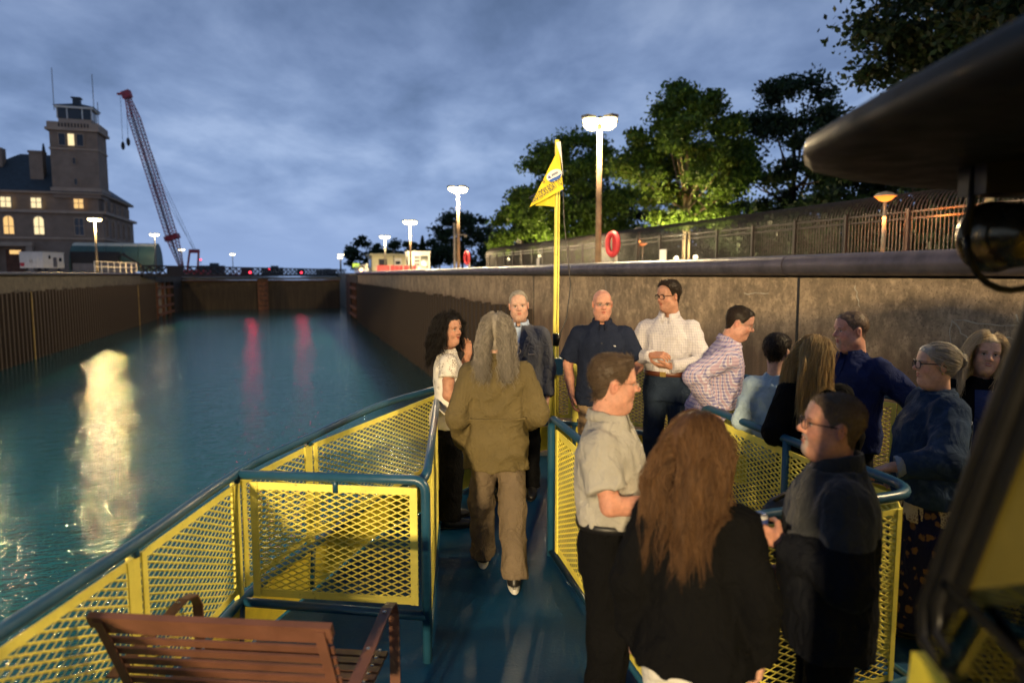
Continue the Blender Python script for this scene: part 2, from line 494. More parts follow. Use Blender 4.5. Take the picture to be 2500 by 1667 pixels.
def guard_rail(p, q, h, n, label, m, zb, name='guard_railing', r=.035):
    p, q = Vector(p), Vector(q); d = q - p; L_ = d.length
    t = thing(name, label, 'railing', (p.x, p.y, zb), math.atan2(d.y, d.x))
    for z in (h, h * .55): part('rail', MB().tube([(0, 0, z), (L_, 0, z)], r, 6), m, t)
    for i in range(n + 1): part('post', MB().tube([(i * L_ / n, 0, 0), (i * L_ / n, 0, h)], r * 1.15, 6), m, t)
    return t
guard_rail(lk(-19, 78), lk(-17.6, 90), 1.15, 7, 'white pipe railing at the left end of the truss footbridge', M['white_paint'], TOP_L)
guard_rail(lk(-14, 160), lk(12, 168), 1.1, 18, 'thin white railing far behind the lock gate', M['white_paint'], 2.0)
guard_rail(lk(8.6, 86), lk(9.2, 112), 1.1, 12, 'white railing along the right quay beyond the red barrier', M['white_paint'], TOP_R)

# ================================================================== lamp posts on the lock walls
def lamp_spot(parent, loc, power, colr, size=176, radius=.25, blend=.12, aim=None):
    l = bpy.data.lights.new('lamp_light', 'SPOT'); l.energy = power; l.color = colr
    l.spot_size = R(size); l.spot_blend = blend; l.shadow_soft_size = radius
    o = bpy.data.objects.new('lamp_light', l); col.objects.link(o); o.parent = parent; o.location = loc
    if aim: o.rotation_euler = (R(aim[0]), 0, R(aim[1]))     # a floodlight head tipped towards the lock
    return o
WARM = (1, .75, .40)
def mast_lamp(l_, a_, ground, h, power, label, near=False, wood=False, heads=4, gm=None, aim=None, size=176, soft=.3, tone=None):
    t = thing('lamp_post', label, 'street lamp', lk(l_, a_, ground), PSI, 'mast lamps along the lock walls')
    k = 1.0
    part('pole', MB().tube([(0, 0, -.02), (0, 0, h * .5), (0, 0, h)], [.105, .095, .08], 12), M['pole_wood' if wood else 'lamp_grey'], t, True)
    part('hub', MB().lathe([(.10, h - .08), (.16, h), (.16, h + .12), (.05, h + .22)], n=12), M['lamp_grey'], t)
    for i in range(heads):
        an = 2 * math.pi * i / heads + .35
        c, s = math.cos(an), math.sin(an)
        part('arm', MB().tube([(c * .12, s * .12, h + .05), (c * .36, s * .36, h + .09)], .03, 6), M['lamp_grey'], t)
        part('lamp_head', MB().box((c * .52, s * .52, h + .12), (.40, .30, .10), an), M['lamp_grey'], t)
        part('lens', MB().lathe([(.02, h - .20), (.16, h - .16), (.28, h - .05), (.29, h + .05), (.24, h + .069)], (c * .38, s * .38, 0), 16), gm or M['glow_white'], t, True)
    if power: lamp_spot(t, (0, 0, h - .16), power, tone or WARM, size, soft, aim=aim)
    return t
P0 = 5200
mast_lamp(10, 21.7, TOP_R, 4.85, P0 * 1.8, 'tall bright lamp post nearest on the right quay, red ring beside it', wood=True)
mast_lamp(10, 42.8, TOP_R, 5.1, P0 * 3, 'second bright lamp post on the right quay, with a small side bracket', wood=True)
mast_lamp(10, 61.7, TOP_R, 4.4, P0 * 5, 'brown lamp post rising in front of the white booth', wood=True)
mast_lamp(10.4, 83, TOP_R, 4.2, P0 * 3, 'far lamp post above the flat-roofed cream building', wood=False, gm=M['glow_white_far'])
mast_lamp(10, 1.0, TOP_R, 4.9, P0 * 1.5, 'lamp post on the right quay abreast of the boat', wood=True, soft=.5)
mast_lamp(-20.2, 84, TOP_L, 5.7, P0 * 3.4, 'twin-armed lamp post in front of the stone tower building', heads=4, tone=(1, .66, .26))
mast_lamp(-20.2, 117, TOP_L, 5.9, P0 * .14, 'lamp post beside the crane boom on the left pier', heads=4, gm=M['glow_white_far'])
mast_lamp(-20.2, 50, TOP_L, 5.7, P0 * 1.2, 'lamp post on the left pier just outside the view')
mast_lamp(-20.2, 16, TOP_L, 5.7, P0 * 4.0, 'lamp post on the left pier abreast of the boat', aim=(58, -72), size=80, soft=.6)
mast_lamp(-20.2, -34, TOP_L, 5.7, P0 * 27, 'lamp post on the left pier behind the boat', aim=(62, -31), size=56, soft=.9)
for l_, a_, h_ in ((9.5, 150, 4.0), (11.5, 185, 4.2), (-15, 190, 5.0), (-24, 170, 5.4)):
    mast_lamp(l_, a_, 2.2, h_, 0, {9.5: 'small distant lamp post past the red barrier', 11.5: 'most distant lamp post on the right quay', -15: 'distant yellowish lamp post right of the crane cab', -24: 'distant lamp post behind the crane frame'}[l_], gm=M['glow_white_far'])

def path_lamp(l_, a_, h, label, gm, power, colr, base=TOP_R, globe=False):
    t = thing('path_lamp', label, 'path lamp', lk(l_, a_, base), PSI, 'low mushroom lamps in the park')
    part('pole', MB().tube([(0, 0, 0), (0, 0, h)], [.06, .045], 10), M['lamp_grey'], t, True)
    if not globe: part('shade', MB().lathe([(.02, h + .20), (.20, h + .15), (.30, h + .07), (.30, h + .055)][::-1], n=20), M['lamp_grey'], t, True)
    part('diffuser', MB().lathe([(.06, h - .10), (.16, h - .06), (.24, h + .02), (.285, h + .05)] if not globe else [(.05, h - .02), (.14, h + .03), (.16, h + .12), (.10, h + .22), (.02, h + .25)], n=20), gm, t, True)
    if power:
        l = bpy.data.lights.new('path_light', 'POINT'); l.energy = power; l.color = colr; l.shadow_soft_size = .12
        o = bpy.data.objects.new('path_light', l); col.objects.link(o); o.parent = t; o.location = (0, 0, h - .5 if not globe else h + .35)
ORG = (1, .26, .05)
path_lamp(16.4, 15.9, 1.95, 'orange glowing mushroom lamp in front of the fence under the dark roof', M['glow_orange'], 700, ORG)
path_lamp(19.5, 36.6, 2.35, 'orange glowing mushroom lamp beside the white fence sign', M['glow_orange'], 600, ORG)
path_lamp(20.5, 38.0, 1.60, 'smaller orange lamp just right of the fence sign', M['glow_orange'], 60, ORG)
path_lamp(27, 30.0, 1.35, 'dim orange lamp deep behind the fence bars', M['glow_orange'], 40, ORG)
path_lamp(22.5, 37.4, .62, 'low white lamp between the fence posts, left of the lit tree trunk', M['glow_white_far'], 3600, WARM, globe=True)
path_lamp(24.5, 38.4, .74, 'low white lamp beside the lit tree trunk', M['glow_white_far'], 700, WARM, globe=True)
path_lamp(21, 58, 1.3, 'tiny white lamp glinting through the far fence', M['glow_white_far'], 1400, WARM, globe=True)
path_lamp(21.2, 68, 1.2, 'second tiny white lamp left of the flag staff behind the fence', M['glow_white_far'], 6000, WARM, globe=True)
path_lamp(21, 16.4, .45, 'low orange lamp seen just above the coping at the right', M['glow_orange'], 60, ORG)

# signal lights at the gate
for l_, a_, z_, k, lab in ((-6.3, 109.5, 2.35, 'glow_red', 'red signal light on the footbridge, left one'), (1.1, 117, 2.35, 'glow_red', 'red signal light on the footbridge, right one'),
                           (-4.6, 140, 3.15, 'glow_red', 'red signal light raised above the footbridge'), (-17.8, 150, 5.0, 'glow_red', 'red light on the distant building roof'),
                           (7.7, 84.5, 2.62, 'glow_amber', 'amber signal light at the end of the right lock wall')):
    t = thing('signal_light', lab, 'signal light', lk(l_, a_, 0), PSI)
    part('stem', MB().box((0, .1, z_ - .35), (.10, .10, .8)), M['black_steel'], t)
    part('lens', MB().lathe([(.05, z_ - .14), (.16, z_ - .08), (.18, z_), (.12, z_ + .12), (.03, z_ + .16)], n=12), M[k], t, True)
    if z_ > 3: continue
    l = bpy.data.lights.new('signal_light_lamp', 'SPOT'); l.energy = 190 if k == 'glow_red' else 400
    l.color = (1, .02, .06) if k == 'glow_red' else (1, .30, .07); l.shadow_soft_size = .2; l.spot_size = R(70); l.spot_blend = .5
    o = bpy.data.objects.new('signal_light_lamp', l); col.objects.link(o); o.parent = t; o.location = (0, -.35, z_); o.rotation_euler = (R(78), 0, R(180))

# ================================================================== security fence with curved top
FL = 17.7
fe = thing('security_fence', 'long black bar fence with curved overhanging top on the right quay', 'fence', lk(FL, 0, TOP_R), PSI)
def bar_path():
    pts = [(0, 0, .05), (0, 0, 1.55)]
    for k in range(1, 8):
        t = k / 7 * R(100)
        pts.append((.75 - .75 * math.cos(t), 0, 1.55 + .75 * math.sin(t) * .98))
    return pts
bm_ = MB().tube(bar_path(), .022, 4, False).mesh('bar', True); bm_.materials.append(M['fence'])
A0f, NBAR, PITCH = 8.5, 300, .136
for i in range(NBAR): link('bar', bm_, fe, None, (0, A0f + i * PITCH, 0))
far = MB()
for i in range(110): far.tube([(p[0], A0f + (NBAR + i) * PITCH, p[2]) for p in bar_path()], .022, 3, False)
part('far_bar', far, M['fence'], fe, kind='stuff')
A1f = A0f + (NBAR + 110) * PITCH
for z in (1.42, 1.62): part('rail', MB().box((-.05, (A0f + A1f) / 2, z), (.06, A1f - A0f, .05)), M['fence'], fe)
part('rail', MB().box((-.05, (A0f + A1f) / 2, .16), (.06, A1f - A0f, .05)), M['fence'], fe)
pm = MB().box((-.10, 0, .86), (.09, .09, 1.72)).mesh('post'); pm.materials.append(M['fence'])
for i in range(23): link('post', pm, fe, None, (0, A0f + .35 + i * 2.44, 0))
solo('fence_sign', MB().box((0, 0, 0), (.03, .62, .74)), M['sign_white'], 'white notice board hung on the fence bars', 'sign', lk(FL - .16, 30.4, TOP_R + .62), PSI)
solo('fence_sign', MB().box((0, 0, 0), (.03, .62, .74)), M['grey_panel'], 'dark notice board hung on the far fence near the flag', 'sign', lk(FL - .16, 48.8, TOP_R + .62), PSI)
def wood_post(l_, a_, h, r, label):
    solo('timber_post', MB().tube([(0, 0, -.1), (.02, 0, h * .5), (0, 0, h)], [r, r * .95, r * .9], 10), M['bark_pale'], label, 'post', lk(l_, a_, TOP_R), PSI, smooth=True)
wood_post(16.6, 12.9, 2.0, .11, 'pale timber post near the fence below the roof edge')

# life ring boxes beside the lamp posts
def life_ring(l_, a_, label):
    t = thing('life_ring', label, 'life ring', lk(l_, a_, TOP_R), PSI + R(14), 'life rings by the lamp posts')
    ring = MB(); n, m_ = 20, 8
    v, f = [], []
    for i in range(n):
        for j in range(m_):
            u, w = 2 * math.pi * i / n, 2 * math.pi * j / m_
            rr = .30 + .085 * math.cos(w)
            v.append((.095 * math.sin(w), rr * math.cos(u) * .9, .78 + rr * math.sin(u) * 1.18))
    for i in range(n):
        for j in range(m_):
            f.append((i * m_ + j, ((i + 1) % n) * m_ + j, ((i + 1) % n) * m_ + (j + 1) % m_, i * m_ + (j + 1) % m_))
    part('ring', ring.add(v, f), M['red_paint'], t, True)
    part('backboard', MB().box((.13, 0, .80), (.04, .30, .55)), M['red_paint'], t)
    part('bracket', MB().tube([(.20, .05, 0), (.20, .05, 1.0)], .05, 8), M['white_paint'], t, True)
life_ring(10.35, 21.3, 'red life ring hung beside the nearest lamp post')
life_ring(10.4, 42.2, 'red life ring hung beside the second lamp post')

# ================================================================== right quay sheds
b = thing('ticket_booth', 'small white booth with dark window at the end of the fence', 'booth', lk(15.2, 88, TOP_R), PSI)
part('wall', MB().box((0, 0, 1.25), (2.7, 2.4, 2.5)), M['white_paint'], b)
part('roof', MB().box((0, 0, 2.58), (2.9, 2.6, .22)), M['white_paint'], b)
part('window', MB().box((.62, -1.21, 1.35), (.95, .04, 1.55)), M['dark_glass'], b)
for z in (1.0, 1.45, 1.9): part('shutter', MB().box((-.32, -1.21, z), (.7, .04, .32)), M['grey_panel'], b)
part('side_window', MB().box((-1.36, 0, 1.5), (.04, 1.2, 1.1)), M['dark_glass'], b)
b = thing('flat_roofed_building', 'cream flat-roofed building beside the white booth', 'building', lk(13.0, 100, TOP_R), PSI)
part('wall', MB().box((0, 0, 1.2), (5.2, 5, 2.4)), M['cream'], b)
part('roof', MB().box((-.1, -.1, 2.52), (5.7, 5.6, .26)), M['cream'], b)
part('window', MB().box((-1.1, -2.52, 1.2), (1.15, .05, 1.4)), M['dark_glass'], b)
part('door', MB().box((1.0, -2.52, 1.05), (1.0, .05, 2.0)), M['white_paint'], b)
part('door_window', MB().box((1.0, -2.56, 1.4), (.7, .05, .4)), M['dark_glass'], b)
part('vent_pipe', MB().tube([(.4, -2.7, .3), (.4, -2.7, 3.3)], .07, 8), M['grey_panel'], b)
part('side_window', MB().box((-2.62, 0, 1.3), (.05, 3.0, 1.2)), M['dark_glass'], b)
b = thing('red_barrier', 'red panel barrier standing on the right quay edge', 'barrier', lk(10.9, 78, TOP_R), PSI)
for i in range(9):
    part('panel', MB().box((-1.9 + i * .52, 0, .40), (.50, .05, .74)), M['red_paint'], b)
for i in range(4): part('post', MB().box((-2.1 + i * 1.5, -.06, .44), (.05, .05, .88)), M['white_paint'], b)
t = thing('green_sign', 'small glowing yellow-green sign under the far trees', 'sign', lk(16, 190, TOP_R), PSI)
part('panel', MB().box((0, 0, 2.2), (1.8, .1, 1.0)), M['hivis'], t); part('post', MB().box((0, .1, .9), (.12, .12, 1.8)), M['lamp_grey'], t)
# bracket on the second post
solo('side_bracket', MB().box((.30, 0, 0), (.62, .08, .07)).box((.58, 0, -.07), (.16, .1, .14)).box((-.14, 0, -.75), (.12, .12, 3.0)), M['lamp_grey'], 'grey camera bracket on the second lamp post', 'bracket', lk(9.86, 42.7, TOP_R + 2.25), PSI)

# ================================================================== left pier: trailer, canvas shed, crane
b = thing('site_trailer', 'small white site trailer with double doors on the left pier', 'trailer', lk(-34.6, 115, TOP_L + .4), PSI + R(-16))
part('body', MB().box((0, 0, 1.45), (3.2, 4.8, 2.2)), M['white_paint'], b)
part('roof', MB().box((0, 0, 2.6), (3.35, 4.95, .10)), M['white_paint'], b)
for x in (-.72, .72):
    d = part('door', MB().box((x * .62, -2.42, 1.4), (.84, .05, 1.9)), M['white_paint'], b)
    part('handle', MB().box((x * .2, -2.46, 1.3), (.06, .05, .5)), M['lamp_grey'], d)
for y, z, w in ((-.9, 1.9, .45), (1.5, 1.6, .6)):
    part('window', MB().box((1.61, y, z), (.05, w, .5)), M['dark_glass'], b)
part('side_door', MB().box((1.61, .3, 1.2), (.05, .8, 1.4)), M['grey_panel'], b)
part('red_placard', MB().box((-1.25, -2.44, .85), (.55, .04, .5)), M['red_paint'], b)
for y in (-1.4, 1.4):
    for x in (-1.4, 1.4): part('wheel', MB().lathe([(.1, -.1), (.3, -.1), (.3, .1), (.1, .1)], (x, y, .3), 14, 'X'), M['black_steel'], b)

b = thing('canvas_shed', 'rounded green canvas storage shed with pale roof on the left pier', 'shed', lk(-26.6, 123, TOP_L + .3), PSI)
W_, H_, D_ = 11.6, 4.5, 8.0
def shed_arc(t0, t1, n, y0, y1, x0=-W_ / 2, w=W_):
    mb = MB(); v = []; f = []
    for k in range(n + 1):
        t = t0 + (t1 - t0) * k / n
        # superellipse section running across (x is along the long side)
        yy = -D_ / 2 * math.cos(t); zz = H_ * abs(math.sin(t)) ** .8
        v += [(y0, yy, zz), (y1, yy, zz)]
    for k in range(n): f.append((2 * k, 2 * k + 1, 2 * k + 3, 2 * k + 2))
    return mb.add(v, f)
nb = 5
for i in range(nb):
    x0 = -W_ / 2 + W_ * i / nb
    part('side_panel', shed_arc(0, R(58), 6, x0 + .02, x0 + W_ / nb - .02), M['green_cover'], b, True)
    part('roof_panel', shed_arc(R(58), R(180), 9, x0 + .02, x0 + W_ / nb - .02), M['pale_cover'], b, True)
for x in (-W_ / 2, W_ / 2):
    v = [(x, -D_ / 2 * math.cos(R(t)), H_ * math.sin(R(t)) ** .8) for t in range(0, 181, 12)]
    part('end_panel', MB().add(v, [tuple(range(len(v)))]), M['green_cover'], b)
part('opening', MB().box((-2.2, -3.92, 1.6), (6.6, .5, 2.8)), M['black_steel'], b)
solo('plank_wall', MB().box((0, 0, .6), (8.6, .12, 1.2)), M['grey_panel'], 'low dark grey barrier in front of the canvas shed', 'barrier', lk(-26.8, 116, TOP_L + .3), PSI)
c_ = thing('loader_arm', 'black machine arm bent in front of the canvas shed', 'machine', lk(-24.6, 116.8, TOP_L + .3), PSI)
part('arm', MB().bar((-2.6, 0, 2.2), (.1, 0, 2.55), .30, .25).bar((.1, 0, 2.55), (2.6, 0, .75), .32, .25).bar((2.6, 0, .8), (2.75, 0, 0), .32, .25), M['black_steel'], c_)
part('cab', MB().box((-1.6, .6, 1.1), (1.9, 1.2, 2.2)), M['black_steel'], c_)
part('knuckle', MB().lathe([(.2, -.2), (.26, -.2), (.26, .2), (.2, .2)], (.1, 0, 2.55), 12, 'Y'), M['black_steel'], c_)

cr = thing('lattice_crane', 'tall red lattice boom crane leaning left behind the footbridge', 'crane', (-62.9, 130, 2.2))
base, tip = Vector((0.4, 0, 1.0)), Vector((-8.2, 0, 32.6))
ax = (tip - base).normalized(); sx = Vector((0, 1, 0)); nx = ax.cross(sx).normalized()
LB = (tip - base).length
def wid(t): return .26 + .50 * min(1, t / .16) * min(1, (1 - t) / .14 + .12)
chp = {}
for i, (p, q) in enumerate(((-1, -1), (1, -1), (1, 1), (-1, 1))):
    pts = [base + ax * (LB * k / 24) + (nx * p + sx * q) * wid(k / 24) for k in range(25)]
    chp[i] = pts
    part('chord', MB().tube(pts, .085, 6), M['crane_red'], cr)
lace, lace2 = MB(), MB()
for i in range(4):
    A, B = chp[i], chp[(i + 1) % 4]
    for k in range(24):
        for s in range(2):
            t0, t1 = (k + s * .5) / 24, (k + s * .5 + .25) / 24
            def at(C, t):
                x = t * 24; j = min(23, int(x)); return C[j].lerp(C[j + 1], x - j)
            (lace if (k // 3) % 2 else lace2).tube([at(A, t0), at(B, t1)], .050, 4, False)
            (lace if (k // 3) % 2 else lace2).tube([at(B, t1), at(A, min(1, t0 + .5 / 24))], .050, 4, False)
part('lacing', lace, M['crane_red'], cr, kind='stuff', label='red diagonal lacing of the boom')
part('lacing', lace2, M['crane_pale'], cr, kind='stuff', label='pale diagonal lacing of the boom')
part('walkway_strip', MB().bar(base + nx * .2, tip + nx * .1, .55, .08, sx), M['crane_pale'], cr)
part('boom_head', MB().box(tip + Vector((-.1, 0, .3)), (1.5, 1.0, 1.3), 0, 0, R(-17)).box(tip + Vector((-1.2, 0, .4)), (1.2, .5, .35)), M['crane_red'], cr)
for i, (x, z) in enumerate(((-1.3, 24.8), (-.5, 25.6))):
    part('hoist_rope', MB().tube([tip + Vector((x, i * .4, 0)), tip + Vector((x, i * .4, z - 33))], .035, 4), M['black_steel'], cr)
    h = part('hook_block', MB().lathe([(.08, -.9), (.3, -.6), (.34, 0), (.2, .5), (.05, .6)], tip + Vector((x, i * .4, z - 33.6)), 10), M['black_steel'], cr)
gx = Vector((3.1, 0, 4.1))
for q in (-.5, .5):
    part('pendant', MB().tube([tip + Vector((.4, q, 0)), tip.lerp(gx, .5) + Vector((-.35, q, -.6)), gx + Vector((.0, q, 0))], .035, 4), M['black_steel'], cr)
part('pendant', MB().tube([tip * .62 + base * .38 + nx * .6, gx], .03, 4), M['black_steel'], cr)
part('gantry', MB().bar((1.6, -.6, .2), (2.3, -.6, 4.2), .28, .28).bar((3.6, -.6, .2), (4.0, -.6, 4.2), .28, .28).bar((2.2, -.6, 4.2), (4.1, -.6, 4.2), .7, .4), M['crane_red'], cr)
part('collar', MB().box(base + ax * 6.0, (2.6, 1.2, .9), 0, 0, R(-17)), M['crane_red'], cr)
part('machine_deck', MB().box((2.2, 0, .2), (6.2, 3.2, 1.0)), M['crane_red'], cr)

# distant skyline
for px, a_, w, h, lab in ((-31.5, 300, 9, 3.6, 'dim distant building with a red light behind the crane'), (-12, 420, 12, 4.0, 'dim distant building above the middle of the footbridge'), (22, 520, 14, 3.4, 'dim distant low building before the right trees')):
    b = thing('distant_building', lab, 'building', lk(px, a_, 0), PSI)
    part('wall', MB().box((0, 0, 2 + h / 2), (w, 8, h)), M['slate'], b); part('roof_hut', MB().box((w * .1, 0, 2.4 + h), (w * .35, 4, 1.2)), M['slate'], b)

# ================================================================== stone administration building
AD = thing('stone_building', 'stone administration building with tall square tower and lit windows', 'building', lk(-31.6, 136.5, TOP_L), PSI)
AD.scale = (1, 1, .925)
# local: x from 0 to the left is negative, y away from the viewer; the front-right corner is the origin
def win(x, z, w, h, lit=None, arch=False, face='front', mull=True, side_y=0):
    m_ = M['win_lit'] if lit == 'warm' else (M['win_lit_white'] if lit else M['dark_glass'])
    pts = [(-w / 2, 0), (w / 2, 0), (w / 2, h)]
    if arch: pts += [(w / 2 * math.cos(R(t)), h + w / 2 * math.sin(R(t))) for t in range(20, 180, 20)]
    pts += [(-w / 2, h)]
    def loc(p, d): return (x + p[0], -d, z + p[1]) if face == 'front' else (side_y * 0 + d + x, side_y + p[0], z + p[1])
    n_ = len(pts)
    cx, cz = 0, h / 2
    # frame slab proud of the wall, then the pane set in front of it by a hair
    big = [(p[0] * 1.22, (p[1] - cz) * 1.14 + cz) for p in pts]
    mb = MB().add([loc(p, .0) for p in big] + [loc(p, .14) for p in big] + [loc(p, .14) for p in pts] + [loc(p, .03) for p in pts],
                  [(i, (i + 1) % n_, (i + 1) % n_ + n_, i + n_) for i in range(n_)] + [(i + n_, (i + 1) % n_ + n_, (i + 1) % n_ + 2 * n_, i + 2 * n_) for i in range(n_)] +
                  [(i + 2 * n_, (i + 1) % n_ + 2 * n_, (i + 1) % n_ + 3 * n_, i + 3 * n_) for i in range(n_)])
    fr = part('window', mb, M['stone_trim'], AD)
    part('pane', MB().add([loc(p, .035) for p in pts], [tuple(range(n_))]), m_, fr)
    if mull:
        a0, a1 = loc((0, 0), .06), loc((0, h + (w / 2 if arch else 0)), .06)
        part('mullion', MB().bar(a0, a1, .10, .06, (1, 0, 0) if face == 'front' else (0, 1, 0)).bar(loc((-w / 2, h * .55), .06), loc((w / 2, h * .55), .06), .10, .06), M['stone_trim'], fr)
W2, DP = 24.0, 24.0
part('wall', MB().box((-W2 / 2, DP / 2, 5.55), (W2, DP, 11.1)), M['stone'], AD)
part('attic', MB().box((-W2 / 2 - .3, DP / 2 + .3, 12.95), (W2 - .8, DP - .8, 3.6)), M['stone'], AD)
part('cornice', MB().box((-W2 / 2, DP / 2, 11.35), (W2 + 1.2, DP + 1.2, .5)), M['stone_trim'], AD)
part('string_course', MB().box((-W2 / 2, DP / 2, 6.5), (W2 + .6, DP + .6, .35)), M['stone_trim'], AD)
part('eaves', MB().box((-W2 / 2, DP / 2, 14.9), (W2 + .4, DP + .4, .35)), M['stone_trim'], AD)
rx0, rx1, ry0, ry1 = -W2 - .3, .3, -.3, DP + .3
rf = MB().add([(rx0, ry0, 15.08), (rx1, ry0, 15.08), (rx1, ry1, 15.08), (rx0, ry1, 15.08), (-14.5, 9, 23.0), (-9.8, 9, 23.0), (-9.8, 15, 23.0), (-14.5, 15, 23.0)],
              [(0, 1, 5, 4), (1, 2, 6, 5), (2, 3, 7, 6), (3, 0, 4, 7), (4, 5, 6, 7)])
roof = part('roof', rf, M['slate'], AD)
part('chimney', MB().box((-10.2, 3.4, 19.7), (2.0, 1.8, 5.4)).box((-10.2, 3.4, 22.5), (2.3, 2.1, .4)), M['stone'], roof)
part('finial', MB().tube([(-10.9, 9.2, 22.5), (-10.9, 9.2, 25.2)], [.5, .12], 8), M['slate'], roof)
part('chimney', MB().box((-17.2, 6, 21.6), (2.4, 2.0, 3.6)), M['stone'], roof)
TX0, TX1, TY1 = -7.3, -.15, 6.0
tw = part('tower', MB().box(((TX0 + TX1) / 2, TY1 / 2 + .15, 20.4), (TX1 - TX0, TY1, 12.8)), M['stone'], AD)
part('tower_base_course', MB().box(((TX0 + TX1) / 2, TY1 / 2 + .05, 15.4), (TX1 - TX0 + .5, TY1 + .5, .9)), M['stone_trim'], tw)
part('tower_belt', MB().box(((TX0 + TX1) / 2, TY1 / 2 + .1, 22.9), (TX1 - TX0 + .3, TY1 + .3, .3)), M['stone_trim'], tw)
part('tower_cornice', MB().box(((TX0 + TX1) / 2, TY1 / 2 + .1, 26.4), (TX1 - TX0 + 1.0, TY1 + 1.0, .5)), M['stone_trim'], tw)
part('parapet', MB().box(((TX0 + TX1) / 2, .0, 27.15), (TX1 - TX0 + .5, .25, 1.1)).box((TX1 + .25, TY1 / 2, 27.15), (.25, TY1 + .4, 1.1)), M['stone_trim'], tw)
for i in range(10): part('baluster', MB().box((TX0 + 1.6 + i * .48, -.16, 27.15), (.20, .12, .7)), M['black_steel'], tw)
cab = part('lookout_cab', MB().box((-3.6, 3.0, 28.0), (5.0, 3.8, 1.4)), M['stone_trim'], AD)
part('cab_glass', MB().box((-3.6, 3.0, 29.5), (5.1, 3.9, 1.9)), M['dark_glass'], cab)
for x in (-6.2, -4.7, -2.4, -1.0): part('cab_post', MB().box((x, 1.02, 29.5), (.16, .12, 1.9)), M['white_paint'], cab)
part('cab_fascia', MB().box((-3.6, 3.0, 30.62), (5.8, 4.6, .35)), M['white_paint'], cab)
part('cab_roof', MB().add([(-6.7, .5, 30.82), (-.5, .5, 30.82), (-.5, 5.5, 30.82), (-6.7, 5.5, 30.82), (-3.6, 3, 31.9)], [(0, 1, 4), (1, 2, 4), (2, 3, 4), (3, 0, 4)]), M['slate'], cab)
part('cupola', MB().box((-3.6, 3, 32.1), (1.1, 1.1, 1.2)).box((-3.6, 3, 32.75), (1.5, 1.5, .2)), M['slate'], cab)
for x, z0, h in ((-6.7, 30, 7.6), (-.7, 28, 9.0), (-.1, 28, 4.0)):
    part('antenna', MB().tube([(x, 1.5, z0), (x, 1.5, z0 + h)], .06, 5), M['lamp_grey'], cab)
for x in (-5.4, -4.05, -2.7): win(x, 23.5, .95, 2.1, 'w' if x == -4.05 else None, mull=False)
win(-3.8, 20.2, .35, 1.1, mull=False); win(-3.7, 16.4, .35, 1.1, mull=False)
win(-3.5, 12.1, 1.4, 1.7, 'warm')
for x, l_ in ((-9.8, 'w'), (-14.2, 'w')): win(x, 12.0, 1.5, 1.8, l_)
for x, l_ in ((-9.6, 'w'), (-14.0, 'warm')): win(x, 7.2, 1.45, 2.5, l_, True)
win(-3.6, 7.2, 1.3, 3.0, None)
for y in (2.5, 7, 11, 15, 19.5): win(.0, 12.0, 1.1, 1.7, None, False, 'side', True, y)
for y in (2.5, 7, 11, 15, 19.5): win(.0, 7.1, 1.3, 2.7, None, True, 'side', True, y)
part('portico', MB().box((-13.6, -.8, 5.3), (6.6, 1.6, .7)).box((-10.9, -.8, 2.5), (.9, 1.2, 5)).box((-16.3, -.8, 2.5), (.9, 1.2, 5)), M['stone_trim'], AD)
dr = part('door', MB().box((-13.4, -.06, 2.2), (2.6, .12, 4.4)), M['rust'], AD)
part('fanlight', MB().box((-13.3, -.14, 3.9), (1.6, .06, .7)), M['win_lit'], dr)
win(-3.4, 1.2, 2.2, 3.0, 'warm')

# ================================================================== trees
def leaf_mesh(name, pts, nrm_rand, size, m):
    n = len(pts)
    d = rng.normal(size=(n, 3)); d /= np.linalg.norm(d, axis=1)[:, None]
    e = rng.normal(size=(n, 3)); e -= d * (e * d).sum(1)[:, None]; e /= np.linalg.norm(e, axis=1)[:, None]
    s = size * rng.uniform(.6, 1.35, n)[:, None]
    v = np.empty((n, 4, 3))
    v[:, 0] = pts - d * s; v[:, 1] = pts + e * s * .55; v[:, 2] = pts + d * s; v[:, 3] = pts - e * s * .55
    me = bpy.data.meshes.new(name)
    me.vertices.add(4 * n); me.vertices.foreach_set('co', v.reshape(-1).astype(np.float32))
    me.loops.add(4 * n); me.loops.foreach_set('vertex_index', np.arange(4 * n, dtype=np.int32))
    me.polygons.add(n); me.polygons.foreach_set('loop_start', np.arange(0, 4 * n, 4, dtype=np.int32))
    at = me.attributes.new('tint', 'FLOAT', 'FACE')
    at.data.foreach_set('value', rng.uniform(0, 1, n).astype(np.float32))
    me.update(calc_edges=True); me.materials.append(m)
    return me
